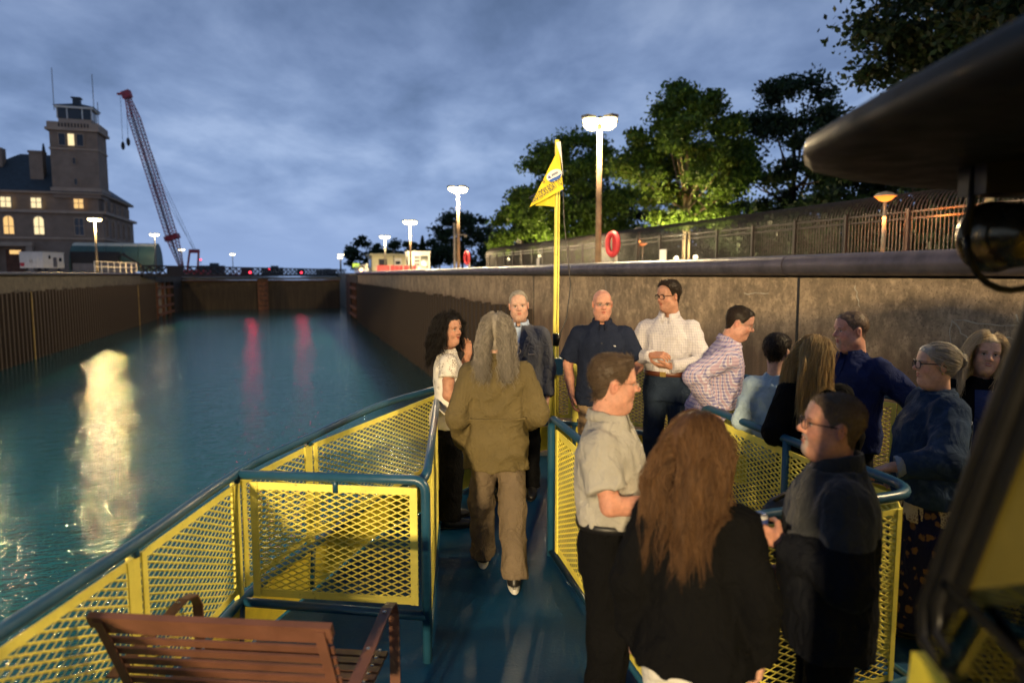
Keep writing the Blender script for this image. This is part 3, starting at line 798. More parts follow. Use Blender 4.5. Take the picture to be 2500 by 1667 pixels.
def tree(label, l_, a_, cz, rx, rz, n_leaf, size, m, bark='bark', group='trees behind the fence', clumps=46, trunk_r=.22, base=TOP_R, lean=0, name='leafy_tree'):
    t = thing(name, label, 'tree', lk(l_, a_, base), PSI, group)
    tb_ = MB()
    top = cz + rz * .55
    tb_.tube([(0, 0, -.2), (.05, 0, cz * .4), (lean * .5, .1, cz), (lean, 0, top)], [trunk_r * 1.25, trunk_r, trunk_r * .6, trunk_r * .15], 9)
    cl = []
    for i in range(clumps):
        u = rng.normal(size=3); u /= np.linalg.norm(u)
        rr = rng.uniform(.35, 1.0) ** .6
        taper = 1 - .32 * max(0, u[2] * rr)
        c = np.array([u[0] * rx * rr * taper, u[1] * rx * rr * taper, cz + u[2] * rz * rr])
        cl.append((c, rng.uniform(.12, .30) * rx))
        if i % 4 == 0:
            z0 = cz * .45 + rng.uniform(0, .5) * rz
            tb_.tube([(0, 0, z0), tuple(np.array([0, 0, z0]) * .4 + c * .6 + np.array([0, 0, -.2])), tuple(c)], [trunk_r * .42, trunk_r * .25, .02], 5)
    part('trunk', tb_, M[bark], t, True)
    per = n_leaf // clumps
    P = []
    for c, r in cl:
        u = rng.normal(size=(per, 3)); u /= np.linalg.norm(u, axis=1)[:, None]
        P.append(c + u * (r * np.minimum(np.abs(rng.normal(size=per)) * .55 + .15, 1.2))[:, None] * np.array([1.2, 1.2, .70]))
    part('crown', leaf_mesh('crown', np.concatenate(P), 0, size, m), None, t)
    return t
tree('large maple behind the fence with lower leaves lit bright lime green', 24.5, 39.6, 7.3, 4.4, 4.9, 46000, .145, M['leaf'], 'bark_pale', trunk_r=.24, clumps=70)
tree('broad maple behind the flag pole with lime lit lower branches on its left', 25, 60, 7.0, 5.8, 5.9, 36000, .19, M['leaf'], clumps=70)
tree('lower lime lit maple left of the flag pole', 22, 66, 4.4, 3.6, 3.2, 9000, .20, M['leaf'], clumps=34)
tree('dark airy tree right of the large maple', 34, 41, 8.4, 5.0, 5.4, 24000, .17, M['leaf_dark'], clumps=60)
tree('huge dark tree rising out of the top right corner', 26.8, 18.6, 9.8, 6.4, 7.0, 80000, .145, M['leaf_dark'], clumps=150, trunk_r=.4)
tree('dark tree filling the gap behind the large maple', 38, 62, 7.5, 6.0, 5.5, 9000, .26, M['leaf_dark'], clumps=36)
tree('dark tree behind the orange lamp under the roof edge', 38, 34, 6.0, 6.0, 4.8, 9000, .24, M['leaf_dark'], clumps=36)
tree('dark low tree behind the fence at the right edge', 33, 20, 5.0, 5.5, 4.0, 9000, .22, M['leaf_dark'], clumps=36)
tree('dark tree behind the lamp glow and flag', 36, 78, 7.0, 6.5, 5.2, 8000, .28, M['leaf_dark'], clumps=36)
tree('round dark tree behind the second lamp post', 34, 142, 7.6, 7.0, 6.2, 8000, .36, M['leaf_far'], clumps=44, group='far trees on the right')
tree('dark tree to the right of the second lamp post', 38, 120, 5.6, 6.0, 4.6, 6000, .34, M['leaf_far'], clumps=36, group='far trees on the right')
tree('spreading far tree at the left end of the tree line', 25, 250, 7.2, 8.0, 6.2, 6000, .5, M['leaf_far'], clumps=34, group='far trees on the right')
tree('far tree behind the cream building', 36, 235, 6.8, 8.0, 5.4, 6000, .5, M['leaf_far'], clumps=34, group='far trees on the right')
tree('far bushy tree beside the conifer', 42, 205, 5.6, 8.0, 4.4, 5000, .5, M['leaf_far'], clumps=30, group='far trees on the right')
for i_, (l_, a_, w_) in enumerate(((27, 30, 3.4), (30, 40, 3.6), (29, 52, 3.6), (31, 66, 4.0), (30, 80, 4.0), (28, 21, 3.4), (27, 12, 3.2), (33, 97, 4.2))):
    tree(['dark shrub behind the fence near the orange lamp', 'dark shrub behind the lit maple trunk', 'dark shrub left of the lit maple', 'dark shrub below the flag maple', 'dark shrub near the second lamp post', 'dark shrub right of the orange lamp',
          'dark shrub behind the timber post', 'dark shrub at the far end of the fence'][i_], l_, a_, 1.9, w_, 2.4, 7000, .20, M['leaf_dark'], clumps=34, trunk_r=.08, group='shrubs behind the fence', name='leafy_shrub')
t = thing('conifer_tree', 'slim dark conifer behind the white booth', 'tree', lk(32, 178, TOP_R), PSI, 'far trees on the right')
part('trunk', MB().tube([(0, 0, 0), (0, 0, 9)], [.25, .04], 6), M['bark'], t)
zz = rng.uniform(1.2, 9.6, 3000); rr = (9.9 - zz) / 8.6 * 2.3 * rng.uniform(.2, 1, 3000) ** .5; aa = rng.uniform(0, 6.283, 3000)
part('crown', leaf_mesh('crown', np.stack([rr * np.cos(aa), rr * np.sin(aa), zz], 1), 0, .28, M['leaf_far']), None, t)

N_ = 42000
wl = rng.uniform(42, 56, N_); wa = rng.uniform(2, 170, N_); hmax = 4.6 + 2.6 * np.sin(wa * .21) + 1.4 * np.sin(wa * .63 + 1)
wz = rng.uniform(0, 1, N_) ** .8 * hmax
wd_ = link('distant_wood', leaf_mesh('distant_wood', np.stack([wl, wa, wz + TOP_R], 1), 0, .42, M['leaf_dark']), None, None, (0, 0, 0), PSI)
tag(wd_, 'dark mass of park trees far behind the fence', 'wood', None, 'stuff')
# ================================================================== the tour boat
def m_deck():
    t = NT('blue_deck_paint')
    n = t.noise(1.6, 6, .65); f = t.noise(14, 5, .7); s = t.noise(3.0, 5, .7, None, (3.0, .45, 1))
    c = t.mix(t.step(n, .35, .7), (.002, .034, .092), (.004, .052, .135))
    c = t.mix(t.step(s, .56, .72, 0, .55), c, (.045, .085, .11))
    c = t.mix(t.step(f, .66, .72, 0, .6), c, (.06, .085, .10))
    t.set(c, t.step(t.noise(2.5, 5), .3, .7, .42, .62), None, .22)
    t.bump(t.math('ADD', f, t.noise(60, 3)), .25, .006)
    return t.m
def m_yellow(name, c=(.82, .71, .125), var=.22):
    t = NT(name)
    n = t.noise(3, 6, .65); f = t.noise(30, 5, .7)
    cc = t.mix(1.0, c, t.step(n, .3, .7, 1 - var, 1 + var), 'MULTIPLY')
    cc = t.mix(t.step(f, .64, .70, 0, .75), cc, (.16, .09, .03))
    cc = t.mix(t.step(t.noise(1.7, 5, .7), .56, .74, 0, .35), cc, (.34, .25, .05))
    t.set(cc, t.step(n, .3, .7, .38, .58))
    t.bump(t.noise(18, 4), .2, .004)
    return t.m
def m_bluepipe():
    t = NT('blue_rail_paint')
    n = t.noise(4, 6, .65); f = t.noise(24, 5, .7)
    c = t.mix(t.step(n, .35, .7), (.010, .055, .105), (.018, .085, .150))
    c = t.mix(t.step(f, .67, .73, 0, .6), c, (.05, .07, .085))
    t.set(c, t.step(n, .3, .7, .28, .45)); t.bump(f, .15, .004)
    return t.m
M['deck'] = m_deck()
M['yellow'] = m_yellow('yellow_rail_paint')
M['yellow_plate'] = m_yellow('yellow_plate_paint', (.74, .60, .05), .30)
M['blue_pipe'] = m_bluepipe()
M['hull'] = basic('hull_white', (.55, .55, .55), .45, 0, .1, 2)
M['rubber'] = basic('black_rubber', (.007, .0065, .006), .45, 0, .2, 9, spec=.25)
M['roof_paint'] = basic('dark_roof_paint', (.0025, .0045, .0075), .55, 0, .25, 4, spec=.14)

def zd(y): return max(0.0, .045 * (y - 3.4))       # the deck rises towards the bow
def catmull(P, step=.12):
    P = [Vector(p) for p in P]
    out = []
    for i in range(len(P) - 1):
        a, b, c, d = P[max(i - 1, 0)], P[i], P[i + 1], P[min(i + 2, len(P) - 1)]
        n = max(2, int((c - b).length / step))
        for k in range(n):
            t = k / n
            out.append(.5 * ((2 * b) + (c - a) * t + (2 * a - 5 * b + 4 * c - d) * t * t + (3 * b - a - 3 * c + d) * t ** 3))
    out.append(P[-1])
    return out
PORT = [(-1.52, -.6), (-1.53, .55), (-1.525, 1.60), (-1.475, 2.58), (-1.455, 3.52), (-1.267, 4.19), (-.985, 5.06), (-.612, 5.67), (-.10, 6.55), (.24, 7.06)]
STAR = [(.66, 7.15), (1.02, 6.98), (1.44, 6.72), (1.98, 6.25), (2.60, 5.76), (3.05, 5.28), (3.36, 4.55), (3.45, 3.6), (3.47, 2.4), (3.47, 1.0), (3.47, -.6)]
APEX = [(.44, 7.20)]
OUT = PORT + APEX + STAR
RH = 1.0                                             # rail height above the deck
boat = thing('tour_boat', 'tour boat foredeck painted blue with yellow mesh railings', 'boat')
path2 = catmull([(x, y, 0) for x, y in OUT])
# deck
half = len(path2)
dk = MB()
ys = [-.6 + .2 * i for i in range(40)]
def xat(y, side):
    best = None
    for i in range(len(path2) - 1):
        p, q = path2[i], path2[i + 1]
        if (p.y - y) * (q.y - y) <= 0 and abs(q.y - p.y) > 1e-6:
            x = p.x + (q.x - p.x) * (y - p.y) / (q.y - p.y)
            if best is None or (side < 0 and x < best) or (side > 0 and x > best): best = x
    return best
rows = [(y, xat(y, -1), xat(y, 1)) for y in ys if y < 7.12]
v, f = [], []
for y, x0, x1 in rows:
    for k in range(7): v.append((x0 + (x1 - x0) * k / 6, y, zd(y)))
for i in range(len(rows) - 1):
    for k in range(6): f.append((i * 7 + k, i * 7 + k + 1, (i + 1) * 7 + k + 1, (i + 1) * 7 + k))
part('deck', MB().add(v, f), M['deck'], boat)
# hull below the deck edge, bulwark plate above it
def skirt(z_top, z_bot, flare, inset=0.0, thick=0.0):
    mb = MB(); v = []; f = []
    c = Vector((.96, 2.5, 0))
    n_ = len(path2)
    for p in path2:
        q = c + (p - c) * (1 - flare)
        v += [(p.x, p.y, z_top + zd(p.y)), (q.x, q.y, z_bot + (zd(p.y) if z_bot > -1 else 0))]
    for i in range(n_ - 1): f.append((2 * i, 2 * i + 1, 2 * i + 3, 2 * i + 2))
    return mb.add(v, f)
part('hull', skirt(-.004, WL - .3, .14), M['hull'], boat, True)
part('bulwark', skirt(.27, .004, -.006), M['yellow_plate'], boat, True)
part('top_rail', MB().tube([(p.x, p.y, RH + zd(p.y)) for p in path2], .025, 10), M['blue_pipe'], boat, True)
part('lower_rail', MB().tube([(p.x, p.y, .30 + zd(p.y)) for p in path2], .024, 8), M['blue_pipe'], boat, True)

LWD, SWD = .072, .033
def expanded(p, q, z0, z1, zq0=None, zq1=None):
    """expanded metal: staggered diamond net between two posts, strands tilted as the slit metal is"""
    p, q = np.array(p[:2]), np.array(q[:2])
    L_ = np.linalg.norm(q - p); d = np.array([*((q - p) / L_), 0.0]); up = np.array([0, 0, 1.0]); nrm = np.cross(d, up)
    H_ = z1 - z0
    nj, ni = int(H_ / (SWD / 2)), int(L_ / (LWD / 2))
    su, sv = L_ / ni, H_ / nj
    I, J = np.meshgrid(np.arange(ni), np.arange(nj + 1), indexing='ij')
    I, J = I.ravel(), J.ravel()
    ok = ((I + J) % 2 == 0)
    I, J = I[ok], J[ok]
    segs = []
    for s in (1, -1):
        m = (J + s >= 0) & (J + s <= nj)
        segs.append(np.stack([I[m] * su, J[m] * sv, (I[m] + 1) * su, (J[m] + s) * sv], 1))
    S = np.concatenate(segs)
    def w3(u, v_):
        zz0 = z0 + (zq0 - z0) * (u / L_) if zq0 is not None else z0
        return np.concatenate([p, [0]])[None, :] + d[None, :] * u[:, None] + up[None, :] * (v_ + zz0)[:, None]
    A, B = w3(S[:, 0], S[:, 1]), w3(S[:, 2], S[:, 3])
    D = B - A; D /= np.linalg.norm(D, axis=1)[:, None]
    ip = np.cross(nrm[None, :], D)
    ip *= np.sign(ip[:, 2])[:, None]
    wv = ip * math.cos(R(38)) + nrm[None, :] * math.sin(R(38))
    tv = np.cross(D, wv)
    wv *= .0052; tv *= .0016
    k = [wv + tv, wv - tv, -wv - tv, -wv + tv]
    V = np.stack([A + x for x in k] + [B + x for x in k], 1)
    n = len(S)
    Q = np.array([(0, 1, 5, 4), (1, 2, 6, 5), (2, 3, 7, 6), (3, 0, 4, 7)])
    Fq = (Q[None] + (np.arange(n) * 8)[:, None, None]).reshape(-1)
    me = bpy.data.meshes.new('expanded_metal')
    me.vertices.add(8 * n); me.vertices.foreach_set('co', V.reshape(-1).astype(np.float32))
    me.loops.add(16 * n); me.loops.foreach_set('vertex_index', Fq.astype(np.int32))
    me.polygons.add(4 * n); me.polygons.foreach_set('loop_start', np.arange(0, 16 * n, 4, dtype=np.int32))
    me.update(calc_edges=True); me.materials.append(M['yellow'])
    return me
def panel(p, q, zb=.36, zt=.955, wide=.034, gap=.03, label=None):
    """a yellow flat-bar frame with its expanded metal"""
    p, q = Vector((*p, 0)), Vector((*q, 0)); d = (q - p).normalized()
    p, q = p + d * gap, q - d * gap
    s0, s1 = zd(p.y), zd(q.y)
    nrm = Vector((d.y, -d.x, 0))
    fr = MB()
    def P(a, z): return Vector((a.x, a.y, z + (s0 if a is p else s1)))
    fr.bar(P(p, zt - wide / 2), P(q, zt - wide / 2), wide, .007)
    fr.bar(P(p, zb + wide / 2), P(q, zb + wide / 2), wide, .007)
    fr.bar(P(p, zb) + d * wide / 2 + nrm * .006, P(p, zt) + d * wide / 2 + nrm * .006, wide, .007, d)
    fr.bar(P(q, zb) - d * wide / 2 + nrm * .006, P(q, zt) - d * wide / 2 + nrm * .006, wide, .007, d)
    o = part('mesh_panel', fr, M['yellow'], boat, label=label)
    mo = link('expanded_metal', expanded((p.x, p.y), (q.x, q.y), zb + .02 + s0, zt - .02 + s0, zb + .02 + s1), o)
    tag(mo, kind='stuff')
    return o
def stanchion(p, zb=.0, zt=RH, yellow=True, d=(0, 1)):
    s = zd(p[1]); dv_ = Vector((*d, 0)).normalized(); nv = Vector((dv_.y, -dv_.x, 0))
    c = Vector((*p, 0))
    if yellow:
        mb = MB().bar(c + Vector((0, 0, .31 + s)) - nv * .012, c + Vector((0, 0, .955 + s)) - nv * .012, .05, .028, dv_)
        o = part('stanchion', mb, M['yellow'], boat)
        part('stub', MB().tube([c + Vector((0, 0, .95 + s)), c + Vector((0, 0, RH + s))], .017, 8), M['blue_pipe'], o, True)
        part('foot', MB().tube([c + Vector((0, 0, .02 + s)) + nv * -.02, c + Vector((0, 0, .31 + s))], .022, 8), M['blue_pipe'], o, True)
    else:
        part('stanchion', MB().tube([c + Vector((0, 0, zb + s)), c + Vector((0, 0, zt + s))], .026, 10), M['blue_pipe'], boat, True)
outer = OUT
for i, p in enumerate(outer[1:-1], 1):
    q, r_ = outer[i - 1], outer[i + 1]
    if p in ((-.985, 5.06),): continue
    stanchion(p, d=(r_[0] - q[0], r_[1] - q[1]))
segs = [p for p in outer if p != (-.985, 5.06)]
for i in range(len(segs) - 1): panel(segs[i], segs[i + 1])

# ---- port pen: gate panel across, inner wall along the gangway
G0, G1, GE = (-1.455, 3.52), (-.445, 3.42), (-.612, 5.67)
def rail(name, pts, r=.025): return part(name, MB().tube(pts, r, 10), M['blue_pipe'], boat, True)
def arc_corner(a, b, c, r, n=6):
    a, b, c = Vector(a), Vector(b), Vector(c)
    u, w = (a - b).normalized(), (c - b).normalized()
    p, q = b + u * r, b + w * r
    return [p.lerp(b, t).lerp(b.lerp(q, t), t) for t in [k / n for k in range(n + 1)]]
g0, g1, ge = Vector((*G0, RH)), Vector((*G1, RH)), Vector((*GE, RH + zd(GE[1])))
rail('gate_rail', [g0] + arc_corner(g0, g1, (G1[0], G1[1], .3), .07) + [(G1[0], G1[1], .02)])
rail('gangway_rail', [(G1[0] - .03, G1[1] + .02, RH - .035), (G1[0] - .008, G1[1] + .14, RH + .004), ge])
rail('gate_lower_rail', [(G0[0], G0[1], .30), (G1[0], G1[1], .27)])
panel((G0[0] + .06, G0[1]), (G1[0] - .03, G1[1]), .33, .958, .040, .012, 'yellow mesh gate panel facing the bench')
part('stub', MB().tube([(-.92, 3.467, .92), (-.92, 3.467, RH)], .016, 8), M['blue_pipe'], boat, True)
panel((G1[0], G1[1] + .05), GE, .06, .955, .045, .01)
rail('gangway_lower_rail', [(G1[0], G1[1], .05), (GE[0], GE[1], .05 + zd(GE[1]))], .02)
# ---- centre pen
A_, D_, F_, C_, B_ = (.275, 4.70), (.72, 2.86), (1.05, 2.88), (1.985, 3.22), (1.43, 5.02)
zA, zB = RH + zd(A_[1]), RH + zd(B_[1])
a3, d3, f3, c3, b3 = (Vector((*A_, zA)), Vector((*D_, RH)), Vector((*F_, RH)), Vector((*C_, RH)), Vector((*B_, zB)))
rail('pen_rail', [(A_[0], A_[1], .06)] + arc_corner((A_[0], A_[1], .3), a3, d3, .09) + arc_corner(a3, d3, f3, .12) + [f3] + arc_corner(f3, c3, b3, .20, 9) + arc_corner(c3, b3, (B_[0], B_[1], .3), .08) + [(B_[0], B_[1], .08)], .026)
rail('pen_lower_rail', [(A_[0], A_[1], .09), (D_[0], D_[1], .05), (F_[0], F_[1], .05), (C_[0], C_[1], .05), (B_[0], B_[1], .10)], .02)
panel((A_[0] + .03, A_[1] - .1), (.51, 3.73), .08, .94, .045, .01)
panel((.51, 3.73), D_, .08, .94, .045, .02)
panel((D_[0] + .06, D_[1]), (F_[0] + .42, F_[1] + .153), .08, .94, .045, .01)
panel((F_[0] + .42, F_[1] + .153), (C_[0] - .13, C_[1] - .055), .08, .94, .025, .0)
panel((C_[0] - .13, C_[1] - .055), (C_[0] - .045, C_[1] + .13), .08, .94, .025, .0)
panel((C_[0] - .045, C_[1] + .13), (1.70, 4.14), .08, .94, .03, .0)
panel((1.70, 4.14), (B_[0] + .02, B_[1] - .06), .08, .94, .045, .01)
for p in ((.51, 3.73), (F_[0] + .42, F_[1] + .153), (1.70, 4.14)): stanchion(p, d=(0, 1), yellow=False, zb=.05)
# ---- flag staff at the bow
part('flag_staff', MB().tube([(.437, 7.05, .1), (.452, 7.06, 3.27)], [.021, .017], 10), M['yellow'], boat, True)
part('staff_pipe', MB().tube([(.474, 7.08, .1), (.483, 7.09, 3.15)], .009, 8), M['yellow'], boat, True)
part('staff_bracket', MB().box((.45, 7.06, 1.10), (.15, .12, .17)), M['blue_pipe'], boat)
part('staff_cleat', MB().tube([(.45, 7.0, 1.32), (.46, 6.98, 1.44)], [.03, .045], 8), M['rubber'], boat, True)
part('halyard', MB().tube([(.505, 7.05, 3.3), (.53, 7.04, 2.6), (.60, 7.02, 1.95), (.56, 7.0, 1.6), (.47, 6.98, 1.38)], .006, 5), M['rubber'], boat)
part('staff_cap', MB().box((.455, 7.06, 3.33), (.04, .04, .14)).box((.485, 7.06, 3.24), (.025, .025, .2)), M['yellow_plate'], boat)

# ---- wheelhouse: roof visor, side wall, raked window, searchlight
rp = [(.74, -.8), (.745, 1.1), (.77, 1.6), (.80, 1.92), (.90, 2.14), (1.12, 2.34), (1.45, 2.54), (1.9, 2.68), (2.6, 2.76), (3.3, 2.72), (3.6, 2.5), (3.6, -.8)]
rv = MB()
n_ = len(rp); cen = (2.2, .9)
layers = [(2.355, .93), (2.36, .985), (2.385, 1.0), (2.42, .995), (2.455, .96), (2.48, .85)]
v = []
for z, s in layers: v += [(cen[0] + (x - cen[0]) * s, cen[1] + (y - cen[1]) * s, z) for x, y in rp]
f = [(k * n_ + i, k * n_ + (i + 1) % n_, (k + 1) * n_ + (i + 1) % n_, (k + 1) * n_ + i) for k in range(len(layers) - 1) for i in range(n_)]
f += [tuple(range(n_))[::-1], tuple((len(layers) - 1) * n_ + i for i in range(n_))]
part('wheelhouse_roof', rv.add(v, f), M['roof_paint'], boat, True, label='dark rounded roof overhang close to the camera')
part('wheelhouse_wall', MB().add([(.80, -.8, .0), (.80, 1.42, .0), (.80, 1.30, 1.30), (.80, -.8, 1.30), (3.4, -.8, 0), (3.4, 1.42, 0), (3.4, 1.30, 1.30), (3.4, -.8, 1.30)],
                                 [(0, 1, 2, 3), (1, 5, 6, 2), (5, 4, 7, 6), (4, 0, 3, 7), (3, 2, 6, 7)]), M['yellow_plate'], boat)
# port window: bottom front corner (y 1.27, z 1.37), front edge raked aft to (1.0, 2.06)
def wpt(u, v_):   # u along aft from the raked front edge, v up
    return Vector((.79, 1.275 - .27 * v_ / .72 - u, 1.345 + v_))
fr_pts = [wpt(.10, 0), wpt(.03, .012), wpt(.0, .07)] + [wpt(0, .2 + .2 * k) for k in range(5)] + [wpt(1.5, 1.0), wpt(1.5, 0)]
wf = part('wheelhouse_window', MB().tube(fr_pts + [fr_pts[0]], .017, 8), M['rubber'], boat, True)
part('window_frame', MB().tube([p + Vector((.0, -.035, .03)) for p in fr_pts[:8]], .014, 8), M['rubber'], wf, True)
gl = NT('window_glass')
_g = gl.n('ShaderNodeBsdfGlossy'); _g.inputs['Roughness'].default_value = .03; _t = gl.n('ShaderNodeBsdfTransparent'); _t.inputs[0].default_value = (.92, .90, .80, 1)
_x = gl.n('ShaderNodeMixShader'); _f = gl.n('ShaderNodeFresnel'); _f.inputs[0].default_value = 1.35; gl.l(_f.outputs[0], _x.inputs[0]); gl.l(_t.outputs[0], _x.inputs[1]); gl.l(_g.outputs[0], _x.inputs[2]); gl.l(_x.outputs[0], gl.out.inputs[0])
part('window_pane', MB().prism([(0, 0), (1, 0), (1, 1), (0, 1)], 0, .006), gl.m, wf).matrix_local = Matrix(((0, 0, 1, .786), (-1.45, -.27 * .98 / .72, 0, 1.262), (0, .98, 0, 1.36), (0, 0, 0, 1)))
part('yellow_reflection_panel', MB().add([tuple(wpt(.03, .03) + Vector((.012, 0, 0))), tuple(wpt(1.5, .03) + Vector((.012, 0, 0))), tuple(wpt(1.2, .97) + Vector((.012, 0, 0))), tuple(wpt(.03, .97) + Vector((.012, 0, 0)))], [(0, 1, 2, 3)]), basic('reflected_yellow_tone', (.17, .125, .012), .6, 0, .25, 3), wf)  # added plate behind the pane, coloured to imitate the rails' yellow reflection in the glass
part('inner_gasket', MB().bar(wpt(.045, .0) + Vector((.006, 0, 0)), wpt(.045, 1.0) + Vector((.006, 0, 0)), .05, .006, (0, 1, 0)), M['rubber'], wf)
part('yellow_backing_panel', MB().add([(.83, 1.17, 1.31), (1.12, -.78, 1.31), (1.14, -.78, 2.3), (.85, .85, 2.3), (3.3, 1.17, 1.31), (3.3, .85, 2.3)], [(0, 1, 2, 3), (0, 3, 5, 4)]), M['yellow_plate'], wf)  # added backing, angled to catch lamplight so that the glass looks yellow
part('wiper_arm', MB().bar((.775, 1.16, 1.50), (.772, .98, 1.47), .012, .01).bar((.775, .99, 1.45), (.772, .88, 1.42), .02, .012), M['rubber'], wf)
part('wheelhouse_back', MB().box((2.35, -.86, 1.2), (2.1, .1, 2.36)), M['roof_paint'], boat)
sl = part('searchlight', MB().lathe([(.02, -.10), (.085, -.07), (.095, .02), (.095, .07), (.105, .075), (.105, .10), (.06, .11)], (0, 0, 0), 22, 'Y'), basic('searchlight_shell', (.10, .075, .04), .25, .8, .2, 6), boat, True, loc=(1.42, 1.95, 2.16))
part('yoke', MB().tube([(-.135 * math.cos(R(t)), 0, .135 * math.sin(R(t)) * 1.15 - .0) for t in range(0, -181, -15)], .010, 6).tube([(-.135, 0, 0), (-.12, 0, .2)], .012, 6).tube([(.135, 0, 0), (.12, 0, .2)], .012, 6), M['rubber'], sl, True)
part('mount', MB().box((0, 0, .16), (.26, .12, .10)), M['rubber'], sl)

# ================================================================== pennant
def m_flag():
    t = NT('pennant_cloth'); t.set(t.mix(t.noise(8, 3), (.80, .62, .02), (.88, .72, .05)), .75)
    return t.m
fl = thing('pennant', 'yellow triangular pennant with blue lettering folded over the bow staff', 'flag', (.45, 7.02, 0))
def frow(s, t):            # s along the hanging edge, t down: top corner at (0,3.39), far tip left
    return s, t
FT, FB, FTip = Vector((.015, -.05, 3.30)), Vector((.065, -.07, 2.90)), Vector((-.275, -.10, 2.72))
v, f = [], []
nn = 14
for i in range(nn + 1):
    for j in range(nn + 1 - i):
        a_, b_ = i / nn, j / nn
        p = FT + (FB - FT) * a_ + (FTip - FT) * b_
        p.y += .022 * math.sin(9 * a_ + 7 * b_) * (a_ + b_)
        v.append(p)
ix = {}
k = 0
for i in range(nn + 1):
    for j in range(nn + 1 - i): ix[i, j] = k; k += 1
for i in range(nn):
    for j in range(nn - i):
        f.append((ix[i, j], ix[i + 1, j], ix[i, j + 1]))
        if j < nn - i - 1: f.append((ix[i + 1, j], ix[i + 1, j + 1], ix[i, j + 1]))
part('front_cloth', MB().add(v, f), m_flag(), fl, True)
part('folded_cloth', MB().add([(-.22, -.03, 2.74), (-.02, -.02, 2.94), (-.01, .0, 2.73), (-.12, .02, 2.745)], [(0, 3, 1), (3, 2, 1)]), m_flag(), fl)
part('hoist_strip', MB().add([(-.012, -.047, 3.36), (.035, -.052, 3.37), (.062, -.078, 3.02), (.040, -.068, 3.20)], [(0, 3, 2, 1)]), M['sign_white'], fl)
navy = NT('pennant_ink').set((.03, .03, .10), .8).m
def text(body, size, mtx, m, parent, name):
    cu = bpy.data.curves.new(name, 'FONT'); cu.body = body; cu.size = size; cu.extrude = .0006
    o = bpy.data.objects.new('tmp', cu); col.objects.link(o)
    dg = bpy.context.evaluated_depsgraph_get()
    me = bpy.data.meshes.new_from_object(o.evaluated_get(dg))
    bpy.data.objects.remove(o)
    me.name = name
    me.transform(mtx)
    me.materials.clear(); me.materials.append(m)
    return link(name, me, parent)
def flag_mtx(p, q, upv, lift=.034):
    xd = (q - p).normalized(); ud = (upv - xd * upv.dot(xd)).normalized(); nd = xd.cross(ud)
    m = Matrix((xd, ud, nd)).transposed().to_4x4(); m.translation = p + nd * lift
    return m
bl = FTip.lerp(FB, .03)
mt = flag_mtx(bl + (FT - FTip) * .055, FB + (FT - FB) * .13, FT - FTip.lerp(FB, .6))
text('SOO LOCKS BOAT TO', .094, mt @ Matrix.Diagonal((.375, 1, 1, 1)), navy, fl, 'lettering')
mt2 = flag_mtx(FTip.lerp(FT, .40) + Vector((.015, 0, 0)), FTip.lerp(FT, .40) + (FB - FTip), FT - FTip.lerp(FB, .6))
text('S', .05, mt2, navy, fl, 'lettering')
c0 = FT * .42 + FB * .36 + FTip * .22
mt3 = flag_mtx(c0, c0 + (FB - FTip) * .3, FT - FTip.lerp(FB, .6), .032)
def emb(pts, m, name, dz):
    me = MB().add([mt3 @ Vector((x, y, dz)) for x, y in pts], [tuple(range(len(pts)))])
    part(name, me, m, fl)
emb([(.085 * math.cos(R(t)), .055 * math.sin(R(t)) ) for t in range(0, 360, 20)], M['sign_white'], 'emblem_disc', 0)
emb([(-.075, -.02), (-.06, -.045), (.04, -.05), (.075, -.015), (.02, -.022), (-.03, -.018)], NT('emblem_blue').set((.04, .12, .45), .7).m, 'emblem_hull', .0015)
emb([(-.03, .0), (.045, .0), (.045, .022), (-.02, .022)], NT('emblem_grey').set((.25, .27, .32), .7).m, 'emblem_cabin', .0015)
emb([(-.07, .0), (-.035, -.01), (-.05, .028)], NT('emblem_violet').set((.10, .08, .35), .7).m, 'emblem_bow', .0015)

# ================================================================== slatted bench
bench_m = basic('brown_bench_paint', (.135, .058, .036), .42, 0, .25, 5, .15, 30)
bn = thing('slatted_bench', 'brown slatted metal bench with looped armrests in the foreground', 'bench', (-.98, 2.60, 0), R(-5))
# local: faces +y (towards the bow); the back leans towards the viewer
BW = .83
th = R(24)
def bk(u, s): return Vector((u, -.20 - math.sin(th) * s, .40 + math.cos(th) * s))
for i in range(9):
    s = .045 + i * .0545
    part('back_slat', MB().bar(bk(-BW / 2, s), bk(BW / 2, s), .033, .009, bk(0, 1) - bk(0, 0)), bench_m, bn)
part('top_slat', MB().bar(bk(-BW / 2 - .01, .525), bk(BW / 2 + .01, .525), .052, .024, bk(0, 1) - bk(0, 0)), bench_m, bn)
for i in range(8):
    part('seat_slat', MB().bar((-BW / 2, -.15 + i * .058, .405), (BW / 2, -.15 + i * .058, .405), .016, .042, (0, 0, 1)), bench_m, bn)
for u in (-BW / 2 + .03, BW / 2 - .03):
    part('support_strap', MB().bar(bk(u, .0) + Vector((0, -.016, 0)), bk(u, .53) + Vector((0, -.016, 0)), .006, .036, (0, 1, 0)).bar((u, -.20, .392), (u, .30, .392), .008, .036, (0, 0, 1)), bench_m, bn)
